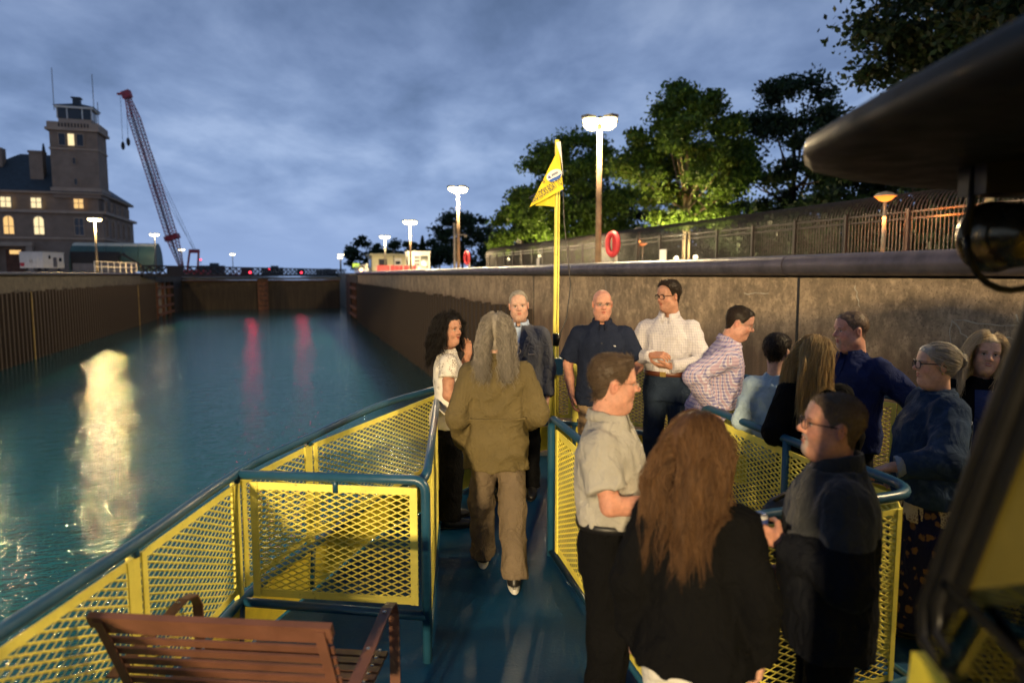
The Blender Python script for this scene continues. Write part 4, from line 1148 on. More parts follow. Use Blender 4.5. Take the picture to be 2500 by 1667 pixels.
for u in (-BW / 2 - .03, BW / 2 + .03):
    lp = [Vector((u, -.30, .60)), Vector((u, -.05, .635)), Vector((u, .16, .665)), Vector((u, .24, .65)), Vector((u, .275, .59)), Vector((u, .28, .40)), Vector((u, .28, .06))]
    mb = MB()
    for i in range(len(lp) - 1): mb.bar(lp[i], lp[i + 1] + (lp[i + 1] - lp[i]).normalized() * .004, .045, .008, (1, 0, 0))
    part('armrest', mb, bench_m, bn)
    part('leg', MB().bar((u, -.22, .42), (u, -.26, .01), .04, .008, (1, 0, 0)).bar((u, .28, .07), (u, .30, .01), .04, .008, (1, 0, 0)).bar((u, -.26, .018), (u, .32, .018), .04, .008, (1, 0, 0)), bench_m, bn)
bolt = MB().lathe([(.008, 0), (.008, .003), (.003, .005)], n=8).mesh('bolt'); bolt.materials.append(M['chrome'])
for i in range(8):
    for u in (-BW / 2 + .03, BW / 2 - .03): link('bolt', bolt, bn, None, (u, -.15 + i * .058, .427))
for u in (-BW / 2 - .03, BW / 2 + .03):
    for y, z in ((-.1, .64), (.13, .668)): link('bolt', bolt, bn, None, (u, y, z))
# ================================================================== people: implicit surfaces meshed with surface nets
def vnoise(P, seed=0):
    P = P + seed * 17.31
    i = np.floor(P).astype(np.int64); f = P - i; f = f * f * (3 - 2 * f)
    def hsh(a, b, c):
        n = (a * 374761393 + b * 668265263 + c * 2147483647 + seed * 1013) & 0xffffffff
        n = ((n ^ (n >> 13)) * 1274126177) & 0xffffffff
        return ((n ^ (n >> 16)) & 0xffff) / 65535.0
    out = 0
    for dx_ in (0, 1):
        for dy_ in (0, 1):
            for dz_ in (0, 1):
                w = (f[..., 0] if dx_ else 1 - f[..., 0]) * (f[..., 1] if dy_ else 1 - f[..., 1]) * (f[..., 2] if dz_ else 1 - f[..., 2])
                out = out + w * hsh(i[..., 0] + dx_, i[..., 1] + dy_, i[..., 2] + dz_)
    return out
class Field:
    def __init__(s, lo, hi, h):
        s.h = h; s.lo = np.array(lo, float)
        n = np.ceil((np.array(hi) - s.lo) / h).astype(int) + 1
        s.ax = [s.lo[i] + h * np.arange(n[i]) for i in range(3)]
        s.F = np.full(n, .25)
    def _sub(s, lo, hi, m):
        sl = []
        for i in range(3):
            a = int(max(0, math.floor((lo[i] - m - s.lo[i]) / s.h))); b = int(min(len(s.ax[i]), math.ceil((hi[i] + m - s.lo[i]) / s.h) + 1))
            if b <= a: return None, None
            sl.append(slice(a, b))
        g = [s.ax[i][sl[i]] for i in range(3)]
        return tuple(sl), (g[0][:, None, None], g[1][None, :, None], g[2][None, None, :])
    def _put(s, sl, d, k, op):
        a = s.F[sl]
        if op == '+':
            if k > 0:
                h = np.maximum(k - np.abs(a - d), 0) / k; s.F[sl] = np.minimum(a, d) - h * h * k * .25
            else: s.F[sl] = np.minimum(a, d)
        else:
            d = -d
            h = np.maximum(k - np.abs(a - d), 0) / max(k, 1e-6); s.F[sl] = np.maximum(a, d) + h * h * k * .25
    def cone(s, a, b, ra, rb, k=.02, op='+', flat=False):
        a, b = np.array(a, float), np.array(b, float)
        r = max(ra, rb)
        sl, g = s._sub(np.minimum(a, b) - r, np.maximum(a, b) + r, k + .02)
        if sl is None: return
        ab = b - a; L2 = max(1e-9, ab @ ab)
        px, py, pz = g[0] - a[0], g[1] - a[1], g[2] - a[2]
        t0 = (px * ab[0] + py * ab[1] + pz * ab[2]) / L2
        t = np.clip(t0, 0, 1)
        d = np.sqrt((px - ab[0] * t) ** 2 + (py - ab[1] * t) ** 2 + (pz - ab[2] * t) ** 2) - (ra + (rb - ra) * t)
        if flat: d = np.maximum(d, (t0 - 1) * math.sqrt(L2))
        s._put(sl, d, k, op)
    def ell(s, c, r, k=.02, op='+', rot=None):
        c, r = np.array(c, float), np.array(r, float)
        m = r.max() if rot is not None else r
        sl, g = s._sub(c - m, c + m, k + .02)
        if sl is None: return
        p = [g[i] - c[i] for i in range(3)]
        if rot is not None:
            Rm = np.array(rot)
            p = [p[0] * Rm[0, j] + p[1] * Rm[1, j] + p[2] * Rm[2, j] for j in range(3)]
        k0 = np.sqrt((p[0] / r[0]) ** 2 + (p[1] / r[1]) ** 2 + (p[2] / r[2]) ** 2)
        k1 = np.sqrt((p[0] / r[0] ** 2) ** 2 + (p[1] / r[1] ** 2) ** 2 + (p[2] / r[2] ** 2) ** 2) + 1e-9
        s._put(sl, k0 * (k0 - 1) / k1, k, op)
    def loft(s, st, k=.02, lean=0.0, pivot=(0, 0, .95), cut0=True, cut1=True, zlo=None):
        """st rows: z, cx, cy, rx, ry_front, ry_back"""
        st = np.array(st, float)
        X, Y, Z = np.meshgrid(*s.ax, indexing='ij')
        if lean:
            c, sn = math.cos(-lean), math.sin(-lean)
            y, z = Y - pivot[1], Z - pivot[2]
            up = z > 0
            y2, z2 = y * c + z * -sn, y * sn + z * c
            # forward lean about x: undo it above the pivot
            y2 = y * math.cos(lean) - z * math.sin(lean); z2 = y * math.sin(lean) + z * math.cos(lean)
            Y = np.where(up, y2 + pivot[1], Y); Z = np.where(up, z2 + pivot[2], Z)
        zz = np.clip(Z, st[0, 0], st[-1, 0])
        I = lambda j: np.interp(zz, st[:, 0], st[:, j])
        x, y = X - I(1), Y - I(2)
        ry = np.where(y > 0, I(4), I(5)); rx = I(3)
        q = (np.abs(x / rx) ** 2.3 + np.abs(y / ry) ** 2.3) ** (1 / 2.3)
        d = (q - 1) * np.minimum(rx, ry)
        if cut0: d = np.maximum(d, st[0, 0] - Z)
        if cut1: d = np.maximum(d, Z - st[-1, 0])
        s._put(tuple(slice(0, n) for n in s.F.shape), d, k, '+')
    def wrinkle(s, amp, freq=(9, 9, 5), seed=1, band=.03):
        m = np.abs(s.F) < band
        I = np.nonzero(m)
        P = np.stack([s.ax[i][I[i]] for i in range(3)], 1)
        fr = np.array(freq)
        w = vnoise(P * 3.1, seed + 5)
        n = vnoise(P * fr + np.stack([w * 2.2, w * 1.6, w * 1.1], 1), seed)
        n2 = vnoise(P * fr * 2.3 + w[:, None] * 2, seed + 2)
        rid = 1 - np.abs(2 * n - 1) * 2
        r2 = np.clip(1 - np.abs(2 * n2 - 1) * 3, 0, 1)
        s.F[I] += amp * (-1.15 * np.clip(rid, -1, 1) - .8 * r2 + .35)
    def mesh(s):
        F = s.F; S = F < 0
        c = np.zeros(np.array(F.shape) - 1, np.int8)
        off = [(i, j, k) for i in (0, 1) for j in (0, 1) for k in (0, 1)]
        nx, ny, nz = c.shape
        for i, j, k in off: c += S[i:i + nx, j:j + ny, k:k + nz]
        act = (c > 0) & (c < 8)
        idx = np.full(c.shape, -1, np.int64); I, J, K = np.nonzero(act); n = len(I); idx[act] = np.arange(n)
        acc = np.zeros((n, 3)); cnt = np.zeros(n)
        for a in off:
            for d in range(3):
                if a[d]: continue
                b = list(a); b[d] = 1
                fa = F[I + a[0], J + a[1], K + a[2]]; fb = F[I + b[0], J + b[1], K + b[2]]
                m = (fa < 0) != (fb < 0)
                t = np.where(m, fa / np.where(m, fa - fb, 1), 0)
                p = np.tile(np.array(a, float), (n, 1)); p[:, d] += t
                acc[m] += p[m]; cnt[m] += 1
        V = s.lo + s.h * (np.stack([I, J, K], 1) + acc / cnt[:, None])
        Q = []
        for d in range(3):
            e, g = [(1, 2), (2, 0), (0, 1)][d]
            sl0 = [slice(None)] * 3; sl1 = [slice(None)] * 3
            sl0[d] = slice(0, -1); sl1[d] = slice(1, None)
            A, B = S[tuple(sl0)], S[tuple(sl1)]
            ch = np.nonzero(A != B)
            ch = np.stack(ch, 1)
            ok = (ch[:, e] > 0) & (ch[:, g] > 0) & (ch[:, e] < F.shape[e] - 1) & (ch[:, g] < F.shape[g] - 1)
            ch = ch[ok]
            ins = A[ch[:, 0], ch[:, 1], ch[:, 2]]
            def cell(de, dg):
                q = ch.copy(); q[:, e] += de; q[:, g] += dg
                return idx[q[:, 0], q[:, 1], q[:, 2]]
            q = np.stack([cell(-1, -1), cell(0, -1), cell(0, 0), cell(-1, 0)], 1)
            q = np.where(ins[:, None], q, q[:, ::-1])
            Q.append(q)
        Q = np.concatenate(Q); Q = Q[(Q >= 0).all(1)]
        return V, Q
def np_mesh(name, V, Q, m=None, colr=None, smooth=True, tint=None):
    me = bpy.data.meshes.new(name)
    n, w = len(Q), Q.shape[1]
    me.vertices.add(len(V)); me.vertices.foreach_set('co', np.ascontiguousarray(V, np.float32).reshape(-1))
    me.loops.add(w * n); me.loops.foreach_set('vertex_index', Q.reshape(-1).astype(np.int32))
    me.polygons.add(n); me.polygons.foreach_set('loop_start', np.arange(0, w * n, w, dtype=np.int32))
    if smooth: me.polygons.foreach_set('use_smooth', np.ones(n, bool))
    me.update(calc_edges=True)
    if colr is not None:
        at = me.attributes.new('Col', 'FLOAT_COLOR', 'POINT')
        at.data.foreach_set('color', np.concatenate([colr, np.ones((len(V), 1))], 1).astype(np.float32).reshape(-1))
    if tint is not None:
        at = me.attributes.new('tint', 'FLOAT', 'POINT'); at.data.foreach_set('value', tint.astype(np.float32))
    if m: me.materials.append(m)
    return me
def rotm(yaw=0, pitch=0, roll=0):
    return np.array((Matrix.Rotation(R(yaw), 3, 'Z') @ Matrix.Rotation(R(pitch), 3, 'X') @ Matrix.Rotation(R(roll), 3, 'Y')))

# ------------------------------------------------------------------ people's materials
def m_skin():
    t = NT('skin')
    at = t.n('ShaderNodeAttribute', attribute_name='Col')
    c = t.mix(1.0, at.outputs['Color'], t.step(t.noise(34, 5, .7), .3, .7, .78, 1.18), 'MULTIPLY')
    t.set(c, t.step(t.noise(90, 3), .3, .7, .45, .68), 0, .32)
    t.b.inputs['Subsurface Weight'].default_value = .12
    t.b.inputs['Subsurface Radius'].default_value = (.012, .005, .003)
    t.bump(t.math('ADD', t.noise(160, 3, .6), t.noise(48, 4, .7)), .3, .003)
    return t.m
M['skin'] = m_skin()
def m_hair(name, dark, light, rough=.42):
    t = NT(name)
    at = t.n('ShaderNodeAttribute', attribute_name='tint')
    n = t.noise(60, 3, .6, None, (1, 1, .15))
    t.set(t.mix(t.math('ADD', t.math('MULTIPLY', at.outputs['Fac'], .75), t.math('MULTIPLY', n, .3), clamp=True), dark, light), max(rough, .5), 0, .2)
    t.bump(n, .5, .004)
    return t.m
def cloth(name, c, rough=.85, var=.18, weave=420, sheen=0.0, bs=.25):
    t = NT(name)
    n = t.noise(5, 5, .6)
    cc = t.mix(1.0, c, t.step(n, .3, .7, 1 - var, 1 + var), 'MULTIPLY')
    t.set(cc, rough, 0, .12)
    if sheen: t.b.inputs['Sheen Weight'].default_value = sheen
    rd = t.math('ABSOLUTE', t.math('SUBTRACT', t.noise(9, 3, .55, None, (1, 1, .7), 1.6), .5))
    fold = t.math('MULTIPLY', t.math('MINIMUM', rd, .10), 22.0)
    t.bump(t.math('ADD', fold, t.math('ADD', t.math('MULTIPLY', t.noise(weave, 2), .5), t.math('MULTIPLY', t.noise(38, 4, .6), .8))), bs * 1.5, .006)
    return t
def m_check(name, base, line, pitch, width, line2=None):
    t = cloth(name, base)
    x, y, z = t.xyz()
    src = t.b.inputs['Base Color'].links[0].from_socket
    def stripe(v, ph=0.0, w=width):
        f = t.math('FRACT', t.math('ADD', t.math('MULTIPLY', v, 1 / pitch), ph))
        return t.math('LESS_THAN', f, w)
    u = t.math('ADD', x, t.math('MULTIPLY', y, .8))
    s = t.math('ADD', t.math('MULTIPLY', stripe(u), .5), t.math('MULTIPLY', stripe(z), .5))
    cc = t.mix(s, src, line)
    if line2: cc = t.mix(t.math('MULTIPLY', stripe(u, .5, width), .5), cc, line2)
    t.set(cc); return t.m
C = {}
C['white_check'] = m_check('white_check_shirt', (.56, .53, .54), (.33, .30, .38), .022, .16)
C['lav_check'] = m_check('lavender_check_shirt', (.50, .46, .55), (.13, .12, .30), .026, .34, (.34, .18, .26))
C['grey_shirt'] = cloth('grey_shirt', (.36, .34, .30)).m
C['navy_shirt'] = cloth('navy_shirt', (.012, .017, .036)).m
C['deep_blue'] = cloth('deep_blue_shirt', (.012, .020, .075)).m
C['blazer'] = cloth('grey_blazer', (.085, .088, .105), .85, .1, 600).m
C['pale_blue'] = cloth('pale_blue_shirt', (.38, .46, .60)).m
C['olive'] = cloth('olive_jacket', (.125, .095, .042), .75, .15, 500).m
C['black'] = cloth('black_cloth', (.0035, .0035, .004), .9, .2, 500).m
C['fleece'] = cloth('charcoal_fleece', (.030, .033, .038), 1.0, .3, 260, .2, .18).m
C['fleece_dark'] = cloth('black_softshell', (.006, .007, .011), .85, .2, 300).m
C['sweater'] = cloth('light_blue_sweater', (.36, .47, .55), .95, .15, 180, .1, .25).m
C['navy_top'] = cloth('navy_top', (.022, .035, .110)).m
C['khaki'] = cloth('khaki_trousers', (.25, .175, .105)).m
C['khaki_dark'] = cloth('brown_trousers', (.150, .112, .075)).m
C['navy_trouser'] = cloth('navy_trousers', (.022, .034, .060)).m
C['blue_jean'] = cloth('faded_blue_trousers', (.13, .17, .26)).m
C['white_trouser'] = cloth('white_trousers', (.62, .60, .56)).m
def m_lace(name, c):
    t = cloth(name, c)
    vo = t.n('ShaderNodeTexVoronoi', feature='DISTANCE_TO_EDGE'); vo.inputs['Scale'].default_value = 62
    t.l(t.tc.outputs['Object'], vo.inputs[0])
    hole = t.step(vo.outputs[0], .10, .22)
    reg = t.step(t.noise(9, 2), .46, .54)
    f = t.math('MULTIPLY', hole, t.math('MULTIPLY', reg, .75))
    src = t.b.inputs['Base Color'].links[0].from_socket
    t.set(t.mix(f, src, (.16, .10, .075))); t.bump(t.math('SUBTRACT', 1.0, f), .6, .006)
    return t.m
C['lace'] = m_lace('white_lace', (.68, .64, .57))
C['lace_cream'] = m_lace('cream_lace', (.50, .44, .36))
def m_denim():
    t = cloth('dark_denim', (.016, .032, .070), .9, .35, 300, 0, .16)
    n = t.noise(7, 6, .7); src = t.b.inputs['Base Color'].links[0].from_socket
    t.set(t.mix(t.step(n, .52, .75, 0, .6), src, (.07, .10, .16)))
    return t.m
C['denim'] = m_denim()
C['denim_pale'] = cloth('turned_denim_cuff', (.22, .25, .30)).m
def m_floral():
    t = cloth('floral_skirt', (.010, .012, .050))
    vo = t.n('ShaderNodeTexVoronoi'); vo.inputs['Scale'].default_value = 17
    wv = t.n('ShaderNodeVectorMath', operation='ADD'); nz_ = t.n('ShaderNodeTexNoise'); nz_.inputs['Scale'].default_value = 22
    t.l(t.tc.outputs['Object'], nz_.inputs[0]); sc_ = t.n('ShaderNodeVectorMath', operation='SCALE'); sc_.inputs['Scale'].default_value = .05
    t.l(nz_.outputs['Color'], sc_.inputs[0]); t.l(t.tc.outputs['Object'], wv.inputs[0]); t.l(sc_.outputs[0], wv.inputs[1]); t.l(wv.outputs[0], vo.inputs[0])
    src = t.b.inputs['Base Color'].links[0].from_socket
    t.set(t.mix(t.step(vo.outputs['Distance'], .30, .40, 1, 0), src, (.17, .095, .055)))
    return t.m
C['floral'] = m_floral()
C['leather'] = basic('brown_leather', (.12, .035, .015), .4, 0, .2, 10)
C['black_leather'] = basic('black_leather', (.010, .009, .009), .45, 0, .2, 10)
C['sole'] = basic('white_sole', (.62, .60, .56), .6, 0, .1, 12)
C['gold'] = NT('brass_buckle').set((.5, .35, .12), .3, 1).m
C['frame_dark'] = NT('dark_spectacle_frame').set((.018, .011, .008), .25).m
C['frame_metal'] = NT('metal_spectacle_frame').set((.35, .30, .24), .3, .9).m
def m_lens():
    t = NT('spectacle_lens')
    g_ = t.n('ShaderNodeBsdfGlossy'); g_.inputs['Roughness'].default_value = .03
    tr = t.n('ShaderNodeBsdfTransparent'); mx = t.n('ShaderNodeMixShader'); mx.inputs[0].default_value = .10
    t.l(tr.outputs[0], mx.inputs[1]); t.l(g_.outputs[0], mx.inputs[2]); t.l(mx.outputs[0], t.out.inputs[0])
    return t.m
C['lens'] = m_lens()
HAIR = {
    'black': m_hair('black_hair', (.004, .0035, .003), (.016, .012, .010), .35),
    'grey': m_hair('grey_hair', (.11, .09, .07), (.42, .37, .30)),
    'brown': m_hair('brown_hair', (.020, .012, .007), (.075, .042, .022)),
    'dark': m_hair('dark_brown_hair', (.010, .007, .005), (.035, .022, .014)),
    'auburn': m_hair('auburn_hair', (.020, .010, .006), (.170, .088, .040), .36),
    'blonde': m_hair('blonde_hair', (.17, .095, .032), (.60, .42, .19)),
    'ash': m_hair('ash_blonde_hair', (.28, .20, .10), (.70, .56, .36)),
    'silver': m_hair('silver_hair', (.20, .17, .13), (.52, .47, .40)),
    'greybrown': m_hair('grey_brown_hair', (.055, .036, .022), (.23, .165, .11)),
    'umber': m_hair('umber_hair', (.026, .017, .011), (.125, .085, .055)),
    'ginger': m_hair('sandy_grey_hair', (.085, .050, .030), (.24, .17, .12)),
}
HEXC = {'umber': (.055, .038, .026), 'black': (.010, .008, .007), 'grey': (.22, .19, .16), 'brown': (.05, .03, .018), 'dark': (.02, .014, .01), 'auburn': (.07, .030, .013), 'blonde': (.30, .19, .08),
        'ash': (.30, .22, .13), 'silver': (.34, .30, .25), 'greybrown': (.10, .075, .055), 'ginger': (.15, .10, .065)}

# ------------------------------------------------------------------ head
def build_head(s):
    w = s.get('w', 1.0); fem = s.get('fem', False); jaw = s.get('jaw', 1.0 if not fem else .86); full = s.get('full', 1.0)
    F = Field((-.115, -.14, -.26), (.115, .145, .15), .0036)
    F.ell((0, -.012, .035), (.076 * w, .097, .086), 0)
    F.ell((0, .022, -.03), (.064 * w * (jaw + 1) / 2, .072, .092), .03)
    F.ell((0, .010, -.058), (.056 * w * jaw * full, .060, .052), .03)
    F.ell((0, .066, -.100), (.026 * jaw, .022, .019), .035)
    for sx_ in (-1, 1):
        F.ell((sx_ * .046 * w * jaw * full, .012, -.072), (.020 * full, .034, .028), .03)
        F.ell((sx_ * .038 * w, .058, -.034), (.024 * full, .022, .024), .025)
        F.ell((sx_ * .030, .078, .020), (.024, .014, .009), .016)
    F.ell((0, .068, .055), (.05 * w, .020, .035), .04)
    nl = s.get('nose', 1.0)
    F.cone((0, .083, .012), (0, .083 + .027 * nl, -.026), .0085, .0125 * nl, .016)
    for sx_ in (-1, 1): F.ell((sx_ * .0125 * nl, .094, -.031), (.0085 * nl, .011, .008), .010)
    for sx_ in (-1, 1): F.ell((sx_ * .031, .094, .001), (.017, .013, .0105), .012, '-')
    for sx_ in (-1, 1): F.ell((sx_ * .031, .073, .0), (.0135, .0135, .0125), .003)
    for sx_ in (-1, 1): F.ell((sx_ * .031, .077, .0085), (.0165, .012, .0045), .006)
    for sx_ in (-1, 1): F.ell((sx_ * .031, .0765, -.0085), (.0155, .0115, .004), .006)
    F.ell((0, .086, -.055), (.021, .011, .0065), .010)
    F.ell((0, .085, -.0685), (.019, .011, .0065), .010)
    smile = s.get('smile', 0.0)
    for k in range(-3, 4):
        x = k * .0075
        F.ell((x, .098 - abs(k) * .0022, -.0618 + smile * .00038 * k * k), (.0058, .011, .0017 + s.get('open', 0) * .004), .003, '-')
    for sx_ in (-1, 1):
        F.ell((sx_ * .079 * w, -.010, -.006), (.0085, .019, .031), .008, '+', rotm(-sx_ * 20, -12, 0))
        F.ell((sx_ * .088 * w, -.004, -.004), (.006, .010, .018), .006, '-')
    nr = s.get('neck', .056 if not fem else .046)
    F.cone((0, -.026, -.05), (0, -.052, -.27), nr, nr * 1.08, .03)
    F.ell((0, .028, -.115), (.034, .030, .022), .04)
    if s.get('chin2'): F.ell((0, .022, -.118), (.048, .045, .028), .035)
    V, Q = F.mesh()
    sk = np.array(s.get('skin', (.52, .29, .20)))
    Cc = np.tile(sk, (len(V), 1))
    def paint(c, r, colr, st=1.0, hard=2.0):
        nonlocal Cc
        d = (((V - np.array(c)) / np.array(r)) ** 2).sum(1)
        wgt = (st * np.clip((1.25 - d) * hard, 0, 1))[:, None]
        Cc = Cc * (1 - wgt) + np.array(colr) * wgt
    red = sk * np.array([1.06, .72, .66])
    paint((0, .105, -.026), (.022, .022, .022), red, .55, .8)
    for sx_ in (-1, 1):
        paint((sx_ * .045, .068, -.032), (.028, .03, .024), red, .45, .8)
        paint((sx_ * .083, -.01, -.006), (.02, .025, .035), red, .5, .8)
        paint((sx_ * .031, .088, -.001), (.020, .018, .011), sk * .62, .55, 1)
    if s.get('bald'): paint((0, .0, .11), (.08, .1, .05), sk * np.array([1.08, 1.0, .96]), .4, .6)
    hc = np.array(HEXC[s.get('hair', 'brown')])
    lip = sk * (np.array([.86, .50, .48]) if not fem else np.array([.80, .34, .36]))
    paint((0, .094, -.0555), (.0205, .012, .0055), lip, .85, 2); paint((0, .094, -.068), (.0185, .012, .0058), lip, .85, 2)
    if s.get('open') or smile > 1.2: paint((0, .096, -.0618), (.016, .012, .0030), (.62, .55, .46) if smile > 1.2 else (.10, .03, .03), .9, 3)
    else: paint((0, .096, -.0618), (.022, .014, .0016), sk * .30, .8, 3)
    bc = np.array(s.get('brow', hc * .8 + sk * .12))
    for sx_ in (-1, 1):
        paint((sx_ * .027, .088, .0205), (.0125, .02, .0042), bc, .9, 2); paint((sx_ * .041, .08, .0205), (.011, .02, .0036), bc, .9, 2)
        paint((sx_ * .031, .086, .0008), (.0128, .012, .0054), (.50, .46, .42), 1, 4)
        paint((sx_ * .031 + s.get('gaze', 0) * .004, .088, .0012), (.0052, .012, .0054), (.018, .011, .008), 1, 4)
        paint((sx_ * .031, .087, .0062), (.0150, .014, .0024), (.025, .015, .012), .9, 2)
        paint((sx_ * .031, .087, -.0058), (.0125, .014, .0012), sk * .45, .55, 2)
    bd = s.get('beard')
    if bd:
        bcol = np.array(bd['c']); a = bd.get('a', .8)
        paint((0, .078, -.099), (.030, .034, .025), bcol, a, 1.2)
        paint((0, .095, -.0465), (.026, .014, .0062), bcol, a, 1.5)
        for sx_ in (-1, 1): paint((sx_ * .026, .086, -.068), (.0075, .02, .024), bcol, a, 1.5)
        if bd.get('full'):
            for sx_ in (-1, 1): paint((sx_ * .05, .03, -.07), (.03, .05, .035), bcol, a * .55, 1)
    elif not fem:
        paint((0, .06, -.09), (.06, .06, .04), sk * .72, .35, .6)
    if not s.get('bald'):
        zy, zv = LINES[s.get('line', 'man')]
        mk = np.clip((V[:, 2] - np.interp(V[:, 1], zy, zv) - .004) / .006, 0, 1) * (np.abs(V[:, 0]) < .078 * w)
        Cc = Cc * (1 - mk[:, None]) + hc * mk[:, None]
    return F, V, Q, Cc

LINES = {   # hairline: z of the hair edge as a function of y (front is +y)
    'man': ([-.13, -.075, -.045, -.026, -.004, .024, .046, .064, .078, .092], [-.078, -.070, -.050, .010, .024, -.002, .030, .058, .078, .088]),
    'recede': ([-.13, -.075, -.045, -.026, -.004, .022, .042, .056, .068, .084], [-.078, -.070, -.050, .010, .024, .000, .050, .080, .100, .115]),
    'woman': ([-.13, -.08, -.05, -.03, .0, .02, .040, .058, .070, .085], [-.105, -.10, -.09, -.085, -.06, -.03, .030, .055, .070, .078]),
    'crop': ([-.13, -.075, -.045, -.026, -.004, .022, .044, .062, .076, .090], [-.068, -.060, -.040, .012, .026, .010, .026, .048, .066, .078]),
}
def hair_shell(F, s, thick):
    zy, zv = LINES[s.get('line', 'man')]
    G = Field((-.115, -.14, -.14), (.115, .145, .15), .0036); G.h = F.h
    G = Field.__new__(Field); G.h = F.h; G.lo = F.lo; G.ax = F.ax; G.F = F.F.copy()
    X, Y, Z = np.meshgrid(*G.ax, indexing='ij')
    zh = np.interp(Y, zy, zv) + .012 * (vnoise(np.stack([X, Y, Z], -1) * 75, 3) - .5)
    ear = np.where((np.abs(X) > .062) & (Z < .03) & (Y > -.03) & (Y < .02), .03, 0) if s.get('line', 'man') != 'woman' else 0
    rise = np.clip((Z - zh) / .035, 0, 1)
    top = np.clip((Z - .04) / .08, 0, 1)
    th_ = thick[0] * rise ** .6 + (thick[1] - thick[0]) * top * rise ** .5
    if s.get('quiff'): th_ = th_ + s['quiff'] * np.exp(-(((Y - .06) / .035) ** 2 + ((Z - .10) / .03) ** 2))
    nz_ = vnoise(np.stack([X * 130, Y * 40, Z * 60], -1), 9) - .5
    G.F = np.maximum(G.F - th_ + .0045 * nz_ * rise, (zh - Z) + ear)
    G.F[0] = G.F[-1] = .1; G.F[:, 0] = G.F[:, -1] = .1; G.F[:, :, 0] = G.F[:, :, -1] = .1
    return G.mesh()
def ribbons(P, width, tint):
    """P: (n strands, m points, 3) -> thin three-sided tapering strands"""
    n, m, _ = P.shape
    D = np.gradient(P, axis=1); D /= np.linalg.norm(D, axis=2)[..., None] + 1e-9
    u = np.cross(D, rng.normal(size=(n, 1, 3))); u /= np.linalg.norm(u, axis=2)[..., None] + 1e-9
    v_ = np.cross(D, u)
    t = np.linspace(0, 1, m)[None, :, None]
    wd = width * (1 - .75 * t ** 3) * rng.uniform(.6, 1.3, (n, 1, 1))
    V = np.stack([P + (u * math.cos(a) + v_ * math.sin(a)) * wd for a in (0, 2.094, 4.189)], 2)   # n,m,3,3
    idx = np.arange(n * m * 3).reshape(n, m, 3)
    Q = []
    for k in range(3):
        a, b = idx[:, :-1, k], idx[:, :-1, (k + 1) % 3]; c, d = idx[:, 1:, (k + 1) % 3], idx[:, 1:, k]
        Q.append(np.stack([a, b, c, d], -1).reshape(-1, 4))
    return V.reshape(-1, 3), np.concatenate(Q), np.repeat(tint, m * 3)
def short_strands(V, Q, n, length, comb, lift=.25):
    N = np.zeros_like(V); fn = np.cross(V[Q[:, 2]] - V[Q[:, 0]], V[Q[:, 3]] - V[Q[:, 1]])
    for k in range(4): np.add.at(N, Q[:, k], fn)
    N /= np.linalg.norm(N, axis=1)[:, None] + 1e-9
    out = (N * (V - np.array([0, -.01, .02]))).sum(1) > 0
    ids = rng.choice(np.nonzero(out)[0], n)
    p, nr = V[ids], N[ids]
    c = np.array(comb, float)[None] + rng.normal(size=(n, 3)) * .28
    c = c - nr * (c * nr).sum(1)[:, None]; c /= np.linalg.norm(c, axis=1)[:, None] + 1e-9
    L_ = length * rng.uniform(.5, 1.2, n)[:, None]
    pts = []
    for k in range(5):
        t = k / 4
        pts.append(p + c * L_ * t + nr * L_ * lift * t * (1 - .5 * t) - nr * .002)
    return np.stack(pts, 1)
